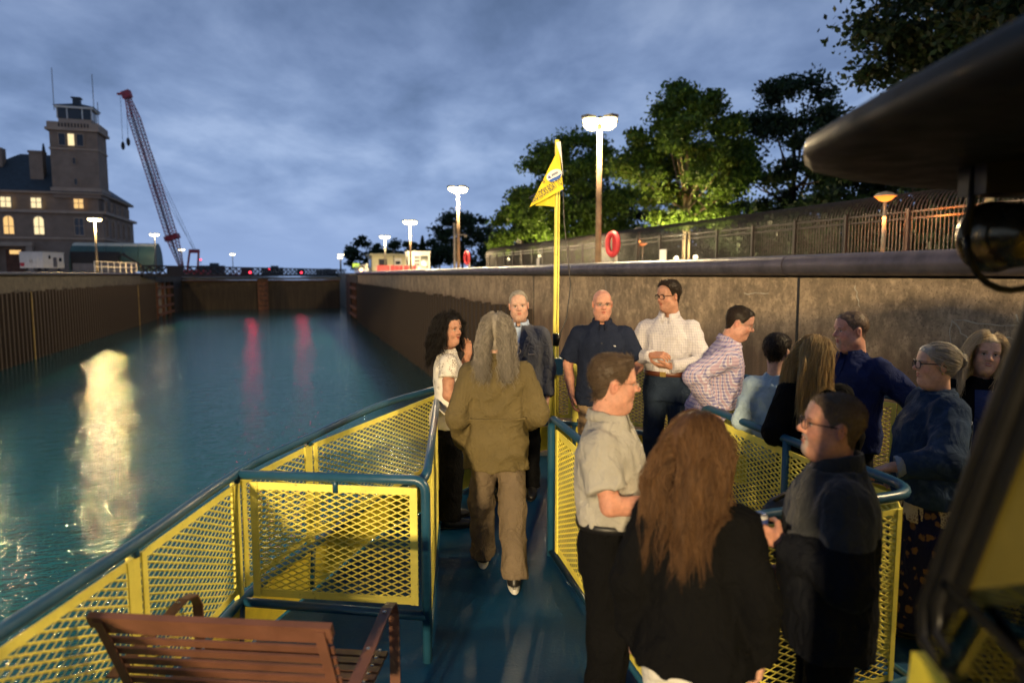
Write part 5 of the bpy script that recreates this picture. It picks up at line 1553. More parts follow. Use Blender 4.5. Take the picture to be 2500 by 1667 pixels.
def long_strands(F, s, n, length, wave=.0, freq=5, spread=1.0, colliders=(), part_x=0.0, clump=.55, back=0.0, steps=22, fwd=0.0):
    zy, zv = LINES['woman']
    u = rng.normal(size=(n * 3, 3)); u /= np.linalg.norm(u, axis=1)[:, None]
    p = np.array([0, -.012, .03]) + u * np.array([.079, .100, .090]) * 1.02
    ok = p[:, 2] > np.interp(p[:, 1], zy, zv) + .004
    p = p[ok][:n]; n = len(p)
    side = np.sign(p[:, 0] - part_x + 1e-4)
    d = np.stack([side * .8, -.25 + back - .3 * (p[:, 1] < 0) + 0 * side, .15 - 0 * side], 1)
    nr = (p - np.array([0, -.012, .03])) / np.array([.079, .1, .09]) ** 2; nr /= np.linalg.norm(nr, axis=1)[:, None]
    d = d - nr * (d * nr).sum(1)[:, None]; d = d + nr * .35; d /= np.linalg.norm(d, axis=1)[:, None]
    st = (length * rng.uniform(.72, 1.05, n) / steps)[:, None]
    lay = rng.uniform(.004, .030, n) * spread
    P = [p - nr * .006]
    q = p.copy()
    for k in range(steps):
        g = np.array([0, -.02 + fwd * (k / steps), -1.0])
        d = d * .72 + g * .28 + rng.normal(size=(n, 3)) * .024
        d /= np.linalg.norm(d, axis=1)[:, None]
        q = q + d * st
        for c, r in [((0, -.010, .015), (.080, .100, .110)), ((0, -.03, -.12), (.058, .062, .12))] + list(colliders):
            c, r = np.array(c), np.array(r) + lay[:, None]
            v_ = (q - c) / r; l = np.linalg.norm(v_, axis=1)
            m = l < 1
            q[m] = (c + (q - c) / l[:, None])[m]
        # keep the face clear
        m = (q[:, 1] > .035) & (q[:, 2] < .055) & (np.abs(q[:, 0]) < .074 + lay)
        q[m, 0] = (np.sign(q[m, 0] - part_x * .2 + 1e-5) * (.074 + lay[m]))
        P.append(q.copy())
    P = np.stack(P, 1)
    ng = max(20, n // 16)
    gi = rng.choice(n, ng, replace=False)
    near = ((p[:, None, :] - p[gi][None]) ** 2).sum(2).argmin(1)
    t = np.linspace(0, 1, P.shape[1])[None, :, None]
    G = P[gi][near]
    P = P + (G - P) * clump * t ** 1.2
    ph = rng.uniform(0, 6.28, ng)[near][:, None] + rng.normal(size=(n, 1)) * .35
    am = wave * (.4 + rng.uniform(0, 1, (n, 1)))
    tt = t[:, :, 0]
    wv = np.sin(ph + tt * freq * 6.28) * am * np.clip(tt * 3, 0, 1)
    wv2 = np.cos(ph * 1.7 + tt * freq * 6.28) * am * np.clip(tt * 3, 0, 1)
    P[:, :, 0] += wv; P[:, :, 1] += wv2 * .8
    return P, rng.uniform(0, 1, n) * .5 + rng.uniform(0, 1, ng)[near] * .5

# ------------------------------------------------------------------ hands
def hand(F, wrist, d, n, right, curl=(.5, .55, .6), thumb=.5, sc_=1.0, spread=.0, fem=False):
    wrist, d, n = (np.array(x, float) for x in (wrist, d, n))
    d /= np.linalg.norm(d); n -= d * (n @ d); n /= np.linalg.norm(n)
    lat = np.cross(d, n) * (1 if right else -1)          # towards the thumb
    k = sc_ * (.92 if fem else 1.0)
    for i, (o, ln, r) in enumerate(((.029, .072, .0090), (.0095, .080, .0092), (-.0105, .075, .0088), (-.029, .060, .0078))):
        base = wrist + d * (.088 - abs(i - 1.2) * .004) * k + lat * o * k
        F.cone(wrist + lat * o * .55 * k + d * .01 * k, base, .0165 * k, .0125 * k, .012)
        dd = d + lat * spread * (o / .03); dd /= np.linalg.norm(dd)
        p = base; a = 0
        for j, fr in enumerate((.46, .30, .24)):
            a += curl[j] * (1 + .10 * (i - 1))
            v_ = dd * math.cos(a) + n * math.sin(a)
            q = p + v_ * ln * fr * k
            F.cone(p, q, r * k * (1 - .08 * j), r * k * (.93 - .08 * j), .004)
            p = q
    b = wrist + d * .022 * k + lat * .026 * k
    m1 = b + (d * .55 + lat * .62 + n * thumb * .7) * .046 * k
    m2 = m1 + (d * .75 + lat * (.25 - thumb * .35) + n * thumb * .75) * .034 * k
    m3 = m2 + (d * .8 + lat * (.05 - thumb * .5) + n * thumb * .6) * .026 * k
    F.cone(b, m1, .0175 * k, .012 * k, .012); F.cone(m1, m2, .0115 * k, .0102 * k, .005); F.cone(m2, m3, .0102 * k, .0080 * k, .004)

# ------------------------------------------------------------------ one person
PEOPLE = []
def person(label, loc, az, H, head, hair, top, bottom, arms=None, legs=None, fem=False, build=1.0, belly=0.0, lean=0.0, head_rot=(0, 0, 0), shoes='black', glasses=None, extra=None, group=None):
    """az: compass bearing the body faces (0 = away from the viewer, 90 = to the right, 180 = at the viewer)"""
    k = H / 1.78
    root = thing('person', label, 'person', (loc[0], loc[1], zd(loc[1])), R(-az), group or 'passengers on the foredeck')
    ln = R(lean)
    piv = np.array((0, 0, .95))
    def L(p):                       # lean the upper body forward about the hips
        p = np.array(p, float)
        if ln and p[2] > .95:
            y, z = p[1], p[2] - .95
            p = np.array((p[0], y * math.cos(ln) + z * math.sin(ln), .95 - y * math.sin(ln) + z * math.cos(ln)))
        return p
    sw = (.176 if not fem else .152) * (1 + (build - 1) * .6)
    A = {'R': ((.235, -.03, 1.13), (.245, .06, .875)), 'L': ((-.235, -.03, 1.13), (-.245, .06, .875))}
    hands = {'R': dict(d=(0, .2, -1), n=(-1, .2, 0)), 'L': dict(d=(0, .2, -1), n=(1, .2, 0))}
    for sd_, spec in (arms or {}).items():
        A[sd_] = (spec['e'], spec['w'])
        if 'h' in spec: hands[sd_] = spec['h']
        elif 'h' not in spec:
            dv_ = np.array(spec['w']) - np.array(spec['e']); hands[sd_] = dict(d=dv_, n=(-1 if sd_ == 'R' else 1, .1, -.3))
    Lg = {'R': ((.105, .02, .49), (.115, -.01, .085)), 'L': ((-.105, .02, .49), (-.115, -.01, .085))}
    Lg.update(legs or {})
    sh = {'R': L((sw, -.005, 1.385)), 'L': L((-sw, -.005, 1.385))}
    hips = {'R': np.array((.09, 0, .91)), 'L': np.array((-.09, 0, .91))}
    b = build
    def torso(e, z0, z1=1.50, flare=0.0):
        if not fem:
            T = [(.80, .160, .105, .115), (.92, .170, .112, .122), (1.02, .158, .108 + belly, .108), (1.14, .160, .112 + belly, .112), (1.27, .172, .120 + belly * .4, .118),
                 (1.35, .172, .114, .112), (1.405, .140, .092, .096), (1.445, .092, .072, .080), (1.475, .068, .060, .068), (1.52, .058, .052, .058)]
        else:
            T = [(.80, .170, .105, .120), (.92, .172, .108, .125), (1.02, .142, .100 + belly, .098), (1.12, .132, .100 + belly, .092), (1.25, .150, .138, .098),
                 (1.325, .148, .115, .100), (1.385, .122, .085, .088), (1.43, .078, .062, .070), (1.47, .054, .050, .056), (1.51, .050, .046, .050)]
        rows = []
        zs = sorted(set([z0] + [t[0] for t in T if z0 < t[0] < z1] + [z1]))
        Ta = np.array(T)
        for z in zs:
            rx, rf, rb_ = (np.interp(z, Ta[:, 0], Ta[:, j]) for j in (1, 2, 3))
            fl_ = flare * max(0, (1.15 - z) / .4)
            bb = b if z < 1.38 else 1 + (b - 1) * .4
            rows.append((z, 0, 0, rx * bb + e + fl_, rf * bb + e + fl_, rb_ * bb + e + fl_ * .7))
        return rows
    S = lambda V: V * k            # normalised figure -> metres
    # ---- body -----------------------------------------------------------------
    VV, QQ, CC = [], [], []
    def addm(V, Q, c):
        o = sum(len(x) for x in VV)
        VV.append(V); QQ.append(Q + o); CC.append(np.tile(np.array(c), (len(V), 1)) if np.ndim(c) == 1 else c)
    skin = np.array(head.get('skin', (.52, .29, .20)))
    ymax = .45 + abs(math.sin(ln)) * .6
    B = Field((-.55, -.45, .0), (.55, ymax, 1.62), .022)
    B.loft(torso(-.012, .88, 1.46), .02, ln)
    for sd_ in 'RL':
        e, w = L(A[sd_][0]), L(A[sd_][1])
        B.cone(sh[sd_], e, .050 * b, .041, .03); B.cone(e, w, .041, .029, .02)
        kn, an = Lg[sd_]
        B.cone(hips[sd_], kn, .078 * b, .054, .03); B.cone(kn, an, .056, .038, .02)
    addm(*B.mesh(), skin)
    top_short = top.get('sleeve') == 'short'
    for sd_ in 'RL':
        e, w = L(A[sd_][0]), L(A[sd_][1]); hs = hands[sd_]
        if hs is None: continue
        hd = np.array(hs['d'], float); hd /= np.linalg.norm(hd)
        tip_ = w + hd * .2
        st_ = sh[sd_] * .45 + e * .55 if top_short else e * .35 + w * .65
        lo = np.minimum(np.minimum(st_, e if top_short else w), np.minimum(w, tip_)) - .11; hi = np.maximum(np.maximum(st_, e if top_short else w), np.maximum(w, tip_)) + .11
        Fh = Field(lo, hi, .0052)
        if top_short: Fh.cone(st_, e, .047 * b, .040, .01); Fh.cone(e, e * .55 + w * .45, .041, .042, .02); Fh.cone(e * .55 + w * .45, w, .041, .028, .02)
        else: Fh.cone(st_, w, .034, .028, .01)
        hand(Fh, w, hs['d'], hs['n'], sd_ == 'R', hs.get('curl', (.35, .45, .4)), hs.get('thumb', .4), spread=hs.get('spread', 0), fem=fem)
        V, Q = Fh.mesh()
        c = np.tile(skin * np.array([.95, .90, .88]), (len(V), 1))
        addm(V, Q, c)
    # ---- head -----------------------------------------------------------------
    Fd, Vh, Qh, Ch = build_head(dict(head, fem=fem, hair=hair.get('c', 'brown'), line=hair.get('line', 'man')))
    hsz = (.965 if fem else 1.0) * head.get('size', 1.0) / k
    nb_ = L((0, -.035, 1.50))
    hr = rotm(*head_rot)
    hpos = L((0, .014, 1.652)) if not head.get('fwd') else L((0, .012 + head['fwd'], 1.652 - head['fwd'] * .25))
    hpos = nb_ + (hpos - nb_)
    def HD(V): return (V @ hr.T) * hsz + hpos
    addm(HD(Vh), Qh, Ch)
    me = np_mesh('body', S(np.concatenate(VV)), np.concatenate(QQ), M['skin'], np.concatenate(CC))
    link('body', me, root)
    # ---- hair -----------------------------------------------------------------
    if hair.get('kind') != 'none':
        s_ = dict(head, **hair)
        th_ = hair.get('thick', (.006, .014))
        Vs, Qs = hair_shell(Fd, s_, th_)
        tint0 = np.full(len(Vs), .30) + .4 * (vnoise(Vs * np.array([160, 50, 60]), 4) - .3)
        hv, hq, ht = [Vs], [Qs], [tint0]
        off = len(Vs)
        def addh(P, tn, wd):
            nonlocal off
            v_, q_, t_ = ribbons(P, wd, tn)
            hv.append(v_); hq.append(q_ + off); ht.append(t_); off += len(v_)
        ns = hair.get('n', 1100)
        if hair.get('kind') == 'bun': pass
        elif hair.get('kind', 'short') == 'short':
            P = short_strands(Vs, Qs, ns, hair.get('len', .022), hair.get('comb', (.2, -1, .1)), hair.get('lift', .22))
            addh(P, rng.uniform(0, 1, ns), hair.get('wd', .0011))
        else:
            P, tn = long_strands(Fd, s_, ns, hair['len'], hair.get('wave', .004), hair.get('freq', 4), hair.get('spread', 1.0), hair.get('col', ()), hair.get('part', 0.0), hair.get('clump', .5), hair.get('back', 0.0), hair.get('steps', 22), hair.get('fwd', 0.0))
            addh(P, tn, hair.get('wd', .0018))
        if hair.get('bun'):
            nb2 = 1500
            u_ = rng.normal(size=(nb2, 3)); u_ /= np.linalg.norm(u_, axis=1)[:, None]
            p_ = np.array([0, -.012, .03]) + u_ * np.array([.079, .100, .090])
            p_ = p_[p_[:, 2] > np.interp(p_[:, 1], *LINES['woman']) + .004]
            tt = np.linspace(0, 1, 12)[None, :, None]
            path = p_[:, None, :] * (1 - tt) + np.array(hair['bun'])[None, None, :] * tt
            path[:, :, 2] += -.020 * np.sin(tt[:, :, 0] * 3.14)
            cc_ = np.array([0, -.012, .03]); rr_ = np.array([.079, .100, .090]) + .007 + .012 * rng.random((len(p_), 1, 1)) * np.sin(tt * 3.14)
            vv_ = (path - cc_) / rr_; l_ = np.linalg.norm(vv_, axis=2)
            path = np.where((l_ < 1)[..., None], cc_ + (path - cc_) / l_[..., None], path)
            addh(path, rng.uniform(0, 1, len(p_)), .0017)
            c0_ = np.array(hair['bun'])
            P = []
            for i in range(260):
                an = rng.uniform(0, 6.28); ax_ = rng.normal(size=3); ax_ /= np.linalg.norm(ax_)
                u_ = np.cross(ax_, rng.normal(size=3)); u_ /= np.linalg.norm(u_); w_ = np.cross(ax_, u_)
                rr = rng.uniform(.018, .036); tt = np.linspace(0, rng.uniform(2.5, 5), 16)
                P.append(c0_ + (np.cos(tt + an)[:, None] * u_ + np.sin(tt + an)[:, None] * w_) * rr * np.array([1.0, .9, 1.1]) * (1 + .3 * rng.random()))
            addh(np.stack(P), rng.uniform(0, 1, 260), .0026)
        V = HD(np.concatenate(hv))
        link('hair', np_mesh('hair', S(V), np.concatenate(hq), HAIR[hair['c']], None, True, np.concatenate(ht)), root)
    # ---- top ------------------------------------------------------------------
    e_ = top.get('ease', .016); hem = top.get('hem', .90)
    T = Field((-.56, -.46, min(hem, .80) - .06), (.56, ymax + .02, 1.60), .0112)
    T.loft(torso(e_, hem, top.get('neck', 1.485), top.get('flare', .0)), .02, ln)
    for sd_ in 'RL':
        e, w = L(A[sd_][0]), L(A[sd_][1])
        inner = L((np.sign(sh[sd_][0]) * .06, -.012, 1.425))
        T.cone(inner, sh[sd_], .036 + e_ * .5, .050 * b + e_ * .6, .035)
        ru = .054 * b + e_ * .9
        if top_short:
            T.cone(sh[sd_], sh[sd_] + (e - sh[sd_]) * top.get('slen', .72), ru + .002, .055 * b + e_ * 1.2, .025, '+', True)
        else:
            T.cone(sh[sd_], e, ru, .047 * b + e_ * .85, .03)
            we = e + (w - e) * top.get('slen', .95)
            T.cone(e, we, .047 * b + e_ * .85, .034 + e_ * .75, .025, '+', True)
            if top.get('cuff'):
                T.cone(e + (w - e) * (top.get('slen', .95) - .10), we, .037 + e_ * .8, .037 + e_ * .8, .004, '+', True)
    T.wrinkle(top.get('wr', .0062), top.get('wf', (10, 10, 6.5)), int(abs(loc[0] * 100)) % 37 + 3, .035)
    # open the neck so that skin and collar show
    nk = L((0, .012, 1.545))
    T.ell(nk, (.056, .064, .082), .01, '-') if not top.get('high') else None
    if top.get('vneck'):
        T.cone(L((0, .10, 1.47)), L((0, .16, 1.47 - top['vneck'])), .040, .010, .01, '-')
    V, Q = T.mesh()
    o = link(top['name'], np_mesh(top['name'], S(V), Q, C[top['m']]), root)
    if top.get('m2'):           # yoke in a second cloth, split off the same surface at its seam
        zc_ = V[Q].mean(1)
        yk = top.get('yoke', 1.22)
        nearv = np.abs(V[:, 2] - yk) < .0068
        V[nearv, 2] = yk
        sel = zc_[:, 2] > yk
        bpy.data.objects.remove(o)
        link(top['name'], np_mesh(top['name'], S(V), Q[~sel], C[top['m']]), root)
        link('yoke', np_mesh('yoke', S(V), Q[sel], C[top['m2']]), root)
    if top.get('collar'):
        ch = top.get('ch', .040); n_ = 22; gap = top.get('gap', .28)
        v_, f_ = [], []
        for i in range(n_ + 1):
            a = R(90) + gap + (2 * math.pi - 2 * gap) * i / n_
            edge = max(0, 1 - min(i, n_ - i) / 4.0)
            for j, (rr, z) in enumerate(((.066, 1.482), (.071, 1.482 + ch), (.077, 1.480 + ch), (.088 + .012 * edge, 1.478 - .030 * edge))):
                if fem: rr *= .88
                dy_ = -.018 + (.016 if math.sin(a) > 0 else 0)
                dz_ = -.012 * max(0, math.sin(a)) - (.020 if fem else 0)
                v_.append(L((rr * math.cos(a) * 1.02, rr * math.sin(a) * 1.08 + dy_, z + dz_ + (.010 if math.sin(a) < 0 else 0))))
        for i in range(n_):
            for j in range(3): f_.append((i * 4 + j, i * 4 + j + 1, i * 4 + j + 5, i * 4 + j + 4))
        co = link('collar', np_mesh('collar', S(np.array(v_)), np.array(f_), C[top.get('cm', top.get('m2', top['m']))]), root)
        sol = co.modifiers.new('thick', 'SOLIDIFY'); sol.thickness = .0035; sol.offset = 0
    if top.get('placket'):
        mb = MB()
        yb_ = []
        rows = np.array(torso(e_, hem, 1.47, top.get('flare', 0)))
        for z in np.linspace(hem + .01, 1.45, 12): yb_.append(L((0, np.interp(z, rows[:, 0], rows[:, 4]) + .004, z)))
        for i in range(len(yb_) - 1): mb.bar(yb_[i] * k, yb_[i + 1] * k, .030, .008, (1, 0, 0))
        part('placket', mb, C[top['m']], root)
        bt = MB()
        for i in range(1, len(yb_) - 1, 2): bt.lathe([(.005, 0), (.005, .003)], tuple(yb_[i] * k + np.array((0, .006, 0))), 8, 'Y')
        part('button', bt, C['black_leather'] if top['m'] in ('navy_shirt', 'deep_blue') else C['sole'], root)
    # ---- bottom ---------------------------------------------------------------
    wt_ = bottom.get('waist', 1.0)
    if bottom['kind'] == 'trousers':
        ea = bottom.get('ease', .014)
        ys_ = [Lg[q][j][1] for q in 'RL' for j in (0, 1)]
        U = Field((-.34, min(ys_ + [-.2]) - .14, .02), (.34, max(ys_ + [.2]) + .16, wt_ + .03), .0125)
        if top['hem'] < .94: wt_ = top['hem'] + .08
        U.loft(torso(min(ea, .008), .80, wt_), .03)
        for sd_ in 'RL':
            kn, an = np.array(Lg[sd_][0], float), np.array(Lg[sd_][1], float)
            U.cone(hips[sd_] + np.array((0, 0, -.06)), kn, .084 * b + ea * .5, .064 + ea, .035)
            an2 = an.copy(); an2[2] = max(an[2] - .012, .05)
            U.cone(kn, an2, .064 + ea, bottom.get('hem', .058) + ea * .8, .03, '+', True)
        U.wrinkle(bottom.get('wr', .006), (9, 9, 7), int(loc[1] * 70) % 31 + 2, .03)
        V, Q = U.mesh()
        link('trousers', np_mesh('trousers', S(V), Q, C[bottom['m']]), root)
    else:
        U = Field((-.36, -.36, .06), (.36, .36, 1.03), .014)
        U.loft([(.10, 0, 0, .27 * b, .24, .25), (.5, 0, 0, .235 * b, .20, .21), (.84, 0, 0, .20 * b, .145, .16), (.95, 0, 0, .178 * b, .12, .135), (1.0, 0, 0, .16 * b, .11, .12)], .02)
        U.wrinkle(.016, (9, 9, 1.2), 7, .06)
        V, Q = U.mesh()
        link('skirt', np_mesh('skirt', S(V), Q, C[bottom['m']]), root)
    if bottom.get('belt'):
        rows = np.array(torso(bottom.get('ease', .014) + .006, .9, 1.1)); z = wt_ - .012
        rx, rf, rb_ = (np.interp(z, rows[:, 0], rows[:, j]) for j in (3, 4, 5))
        v_, f_ = [], []
        for i in range(40):
            a = 2 * math.pi * i / 40; ca, sa = math.cos(a), math.sin(a)
            q = 1 / (abs(ca) ** 2.3 + abs(sa) ** 2.3) ** (1 / 2.3)
            ry = rf if sa > 0 else rb_
            for z_ in (z - .019, z + .019): v_.append((rx * ca * q, ry * sa * q, z_))
        for i in range(40): f_.append((2 * i, (2 * i + 2) % 80, (2 * i + 3) % 80, 2 * i + 1))
        bo = link('belt', np_mesh('belt', S(np.array(v_)), np.array(f_), C[bottom['belt']]), root)
        sol = bo.modifiers.new('thick', 'SOLIDIFY'); sol.thickness = .005; sol.offset = 1
        part('buckle', MB().box((0, (rf + .008) * k, z * k), (.05, .008, .042)).box((.0, (rf + .011) * k, z * k), (.036, .004, .03)), C['gold'], bo)
    # ---- shoes ----------------------------------------------------------------
    for sd_ in 'RL':
        an = np.array(Lg[sd_][1], float)
        base_z = max(0.0, an[2] - .085)
        Fs = Field(an + np.array((-.09, -.12, -.12)), an + np.array((.09, .26, .10)), .009)
        x, y = an[0], an[1]
        Fs.ell((x, y + .02, base_z + .045), (.040, .085, .050), .02); Fs.ell((x + (.008 if sd_ == 'R' else -.008), y + .115, base_z + .032), (.046, .085, .034), .03)
        Fs.cone((x, y, base_z + .05), (x, y - .01, base_z + .12), .040, .042, .03)
        X, Y, Z = np.meshgrid(*Fs.ax, indexing='ij')
        Fs.F = np.maximum(Fs.F, base_z + (.020 if shoes == 'sneaker' else .006) - Z)
        V, Q = Fs.mesh()
        so_ = link('shoe', np_mesh('shoe', S(V), Q, C['black_leather' if shoes in ('black', 'sneaker') else 'leather']), root)
        pts = []
        for i in range(24):
            a = 2 * math.pi * i / 24
            yy = math.sin(a); wx = .042 + .008 * max(0, yy)
            pts.append(((x + math.cos(a) * wx) * k, (y + .055 + yy * .150) * k))
        part('sole', MB().prism(pts, (base_z + .001) * k, (base_z + (.034 if shoes == 'sneaker' else .012)) * k), C['sole' if shoes == 'sneaker' else 'black_leather'], so_)
    # ---- glasses --------------------------------------------------------------
    if glasses:
        mb = MB(); r_ = glasses.get('r', .0018)
        hw, hh = glasses.get('size', (.0255, .0185))
        lens_v = []
        for sx_ in (-1, 1):
            rim = []
            for i in range(17):
                a = 2 * math.pi * i / 16; ca, sa = math.cos(a), math.sin(a)
                q = 1 / (abs(ca) ** 3 + abs(sa) ** 3) ** (1 / 3)
                x_, z_ = sx_ * .0325 + ca * q * hw, -.002 + sa * q * hh
                rim.append((x_, .112 - abs(x_) * .12 - .002, z_))
            lens_v.append(np.array(rim[:-1]))
            P3 = HD(np.array(rim)) * k
            if glasses.get('rim', True): mb.tube(P3, r_, 5, False)
            else: mb.tube(P3[:9], r_ * .8, 5, False)
            tm = HD(np.array([(sx_ * .0575, .103, .006), (sx_ * .072, .07, .008), (sx_ * .081 * head.get('w', 1.0), .0, .010), (sx_ * .083 * head.get('w', 1.0), -.022, -.006)])) * k
            mb.tube(tm, r_, 5)
        mb.tube(HD(np.array([(-.009, .110, .003), (0, .114, .006), (.009, .110, .003)])) * k, r_, 5)
        gobj = part('glasses', mb, C[glasses['c']], root, True)
        for lv in lens_v:
            V = HD(lv) * k
            link('lens', np_mesh('lens', V, np.arange(len(V))[None, :], C['lens'], None, False), gobj)
    ctx = dict(root=root, k=k, L=L, A=A, HD=HD, torso=torso, sh=sh, S=S)
    if extra: extra(ctx)
    PEOPLE.append(root)
    return ctx
# ================================================================== the passengers
BACKC = [((0, -.02, -.44), (.215, .145, .29)), ((.16, -.01, -.30), (.085, .085, .10)), ((-.16, -.01, -.30), (.085, .085, .10))]
SK = {'fair': (.56, .33, .24), 'ruddy': (.54, .27, .19), 'tan': (.44, .225, .145), 'light': (.60, .38, .29)}
# 1 woman in white lace
person('person in white lace top and black trousers raising a hand to the cheek', (-.50, 5.28), 80, 1.66,
       dict(skin=SK['tan'], smile=.8), dict(kind='long', c='black', len=.34, n=1300, wave=.012, freq=3, spread=1.5, col=BACKC, clump=.5, wd=.0022, thick=(.004, .008), part=.02, line='woman'),
       dict(name='lace_top', m='lace', sleeve='short', slen=.42, hem=.84, ease=.016, flare=.02), dict(kind='trousers', m='black', ease=.03, hem=.07), fem=True, build=1.06,
       arms={'L': dict(e=(-.22, .10, 1.18), w=(-.085, .185, 1.44), h=dict(d=(.15, -.12, 1), n=(.9, -.4, .1), curl=(.25, .3, .3), thumb=.3, spread=.15)),
             'R': dict(e=(.22, -.02, 1.14), w=(.17, .16, .98))}, head_rot=(-46, 2, 0))
# 2 man in blazer
def suit(c):
    k, L, root = c['k'], c['L'], c['root']
    rows = np.array(c['torso'](.034, .78, 1.5, .0))
    yf = lambda z: np.interp(z, rows[:, 0], rows[:, 4])
    sv = [(-.055, yf(1.46) - .0, 1.475), (.055, yf(1.46) - .0, 1.475), (.0, yf(1.2) + .006, 1.20)]
    part('shirt_front', MB().add([np.array(p) * k + np.array((0, .012, 0)) for p in sv], [(0, 2, 1)]), C['pale_blue'], root)
    for s in (-1, 1):
        q = [(s * .035, yf(1.47) + .004, 1.50), (s * .095, yf(1.40) + .010, 1.41), (s * .075, yf(1.34) + .016, 1.385), (s * .105, yf(1.34) + .014, 1.365), (s * .012, yf(1.15) + .020, 1.15), (s * .002, yf(1.15) + .016, 1.16)]
        o = part('lapel', MB().add([np.array(p) * k + np.array((0, .006, 0)) for p in q], [tuple(range(6)) if s < 0 else tuple(range(6))[::-1]]), C['blazer'], root)
        sol = o.modifiers.new('thick', 'SOLIDIFY'); sol.thickness = .004
    part('lapel_pin', MB().box((.075 * k, (yf(1.34) + .026) * k, 1.36 * k), (.014, .006, .014)), C['gold'], root)
    part('pocket_square', MB().box((-.12 * k, (yf(1.25) + .005) * k, 1.255 * k), (.05, .01, .010)), C['lace_cream'], root)
person('person in grey blazer and pale blue shirt standing beyond the olive jacket', (.06, 5.90), 186, 1.80,
       dict(skin=SK['fair'], smile=1.0, full=1.05, w=1.02), dict(c='silver', line='recede', thick=(.002, .009), n=1600, len=.018, comb=(0, .5, .6), lift=.5),
       dict(name='blazer', m='blazer', hem=.76, ease=.034, vneck=.20, collar=True, cm='pale_blue', flare=.015), dict(kind='trousers', m='black'), build=1.08, belly=.02, head_rot=(6, -2, 4), extra=suit,
       legs={'R': ((.12, .03, .49), (.15, .02, .085))})
# 3 long grey hair, olive jacket, seen from behind
def jacket_back(c):
    k = c['k']
    rows = np.array(c['torso'](.040, .74, 1.5, .02)); yb = lambda z: -np.interp(z, rows[:, 0], rows[:, 5])
    part('back_label', MB().box((.06 * k, (yb(1.36) - .014) * k, 1.36 * k), (.06, .006, .010)), C['black'], c['root'])
    mb = MB()
    for i in range(10): mb.bar(np.array((-.19 + i * .038, yb(1.1) - .009 + .05 * ((i - 4.5) / 5.5) ** 2, 1.11)) * k, np.array((-.19 + (i + 1) * .038, yb(1.1) - .009 + .05 * ((i - 3.5) / 5.5) ** 2, 1.11)) * k, .010, .010)
    part('back_seam', mb, C['olive'], c['root'])
person('person in olive jacket and brown trousers walking away along the gangway', (-.10, 4.42), -3, 1.74,
       dict(skin=SK['fair']), dict(kind='long', c='grey', len=.33, n=3000, wave=.014, freq=3.2, spread=1.1, col=BACKC, clump=.30, back=-.5, wd=.0014, thick=(.010, .020), line='woman'),
       dict(name='jacket', m='olive', hem=.76, ease=.031, wr=.010, collar=True, ch=.045, flare=.03, wf=(7, 7, 6)), dict(kind='trousers', m='khaki_dark', ease=.020, hem=.066, wr=.010), build=.97, belly=.02,
       arms={'L': dict(e=(-.262, -.06, 1.11), w=(-.225, .10, .89)), 'R': dict(e=(.272, -.04, 1.12), w=(.22, .18, 1.02))},
       legs={'R': ((.10, -.09, .50), (.105, -.22, .085)), 'L': ((-.105, .10, .48), (-.095, .17, .085))}, head_rot=(-8, -4, 0), shoes='sneaker', extra=jacket_back)
# 4 bald man with bottle
def bottle_fn(c):
    pass
def chest_tag(c):
    k = c['k']; rows = np.array(c['torso'](.022, .82, 1.5)); yf = lambda z: np.interp(z, rows[:, 0], rows[:, 4])
    part('chest_label', MB().box((-.10 * k, (yf(1.31) - .010) * k, 1.31 * k), (.034, .006, .012)), C['sole'], c['root'])
person('person in navy short-sleeved shirt and khaki trousers holding a bottle', (.78, 5.90), 188, 1.815,
       dict(skin=SK['ruddy'], bald=True, full=1.10, w=1.03, chin2=True, smile=.3), dict(kind='none', c='greybrown'),
       dict(name='shirt', m='navy_shirt', sleeve='short', slen=.80, hem=.80, ease=.024, collar=True, placket=True, vneck=.06, flare=.02), dict(kind='trousers', m='khaki', ease=.028, hem=.07), build=1.10, belly=.035,
       arms={'R': dict(e=(.29, -.05, 1.12), w=(.25, .05, .87)), 'L': dict(e=(-.31, .02, 1.12), w=(-.15, .245, 1.04), h=dict(d=(.75, .55, .10), n=(.55, -.75, 0), curl=(.75, .8, .6), thumb=.9))},
       head_rot=(8, -3, 0), glasses=dict(c='frame_metal', rim=False, size=(.026, .016)), extra=chest_tag)
# 5 white check shirt
person('person in white checked shirt with brown belt, hands together', (1.36, 5.92), 206, 1.885,
       dict(skin=SK['tan'], open=.5, jaw=.98), dict(c='dark', line='recede', thick=(.006, .020), n=1500, len=.032, comb=(-.3, -.6, .6), lift=.5, quiff=.008),
       dict(name='shirt', m='white_check', hem=1.03, ease=.018, collar=True, placket=True, vneck=.05, wr=.008, cuff=True), dict(kind='trousers', m='navy_trouser', belt='leather', waist=1.04, ease=.014), build=1.06, belly=.012,
       arms={'R': dict(e=(.30, .06, 1.13), w=(.06, .27, 1.19), h=dict(d=(-1, .25, .15), n=(.1, -.5, -.85), curl=(.5, .6, .5), thumb=.5)),
             'L': dict(e=(-.31, .05, 1.12), w=(-.075, .25, 1.11), h=dict(d=(1, .25, .05), n=(.1, -.4, .9), curl=(.28, .35, .3), thumb=.3, spread=.12))},
       head_rot=(-34, -2, 0), glasses=dict(c='frame_dark', r=.0026, size=(.027, .019)))
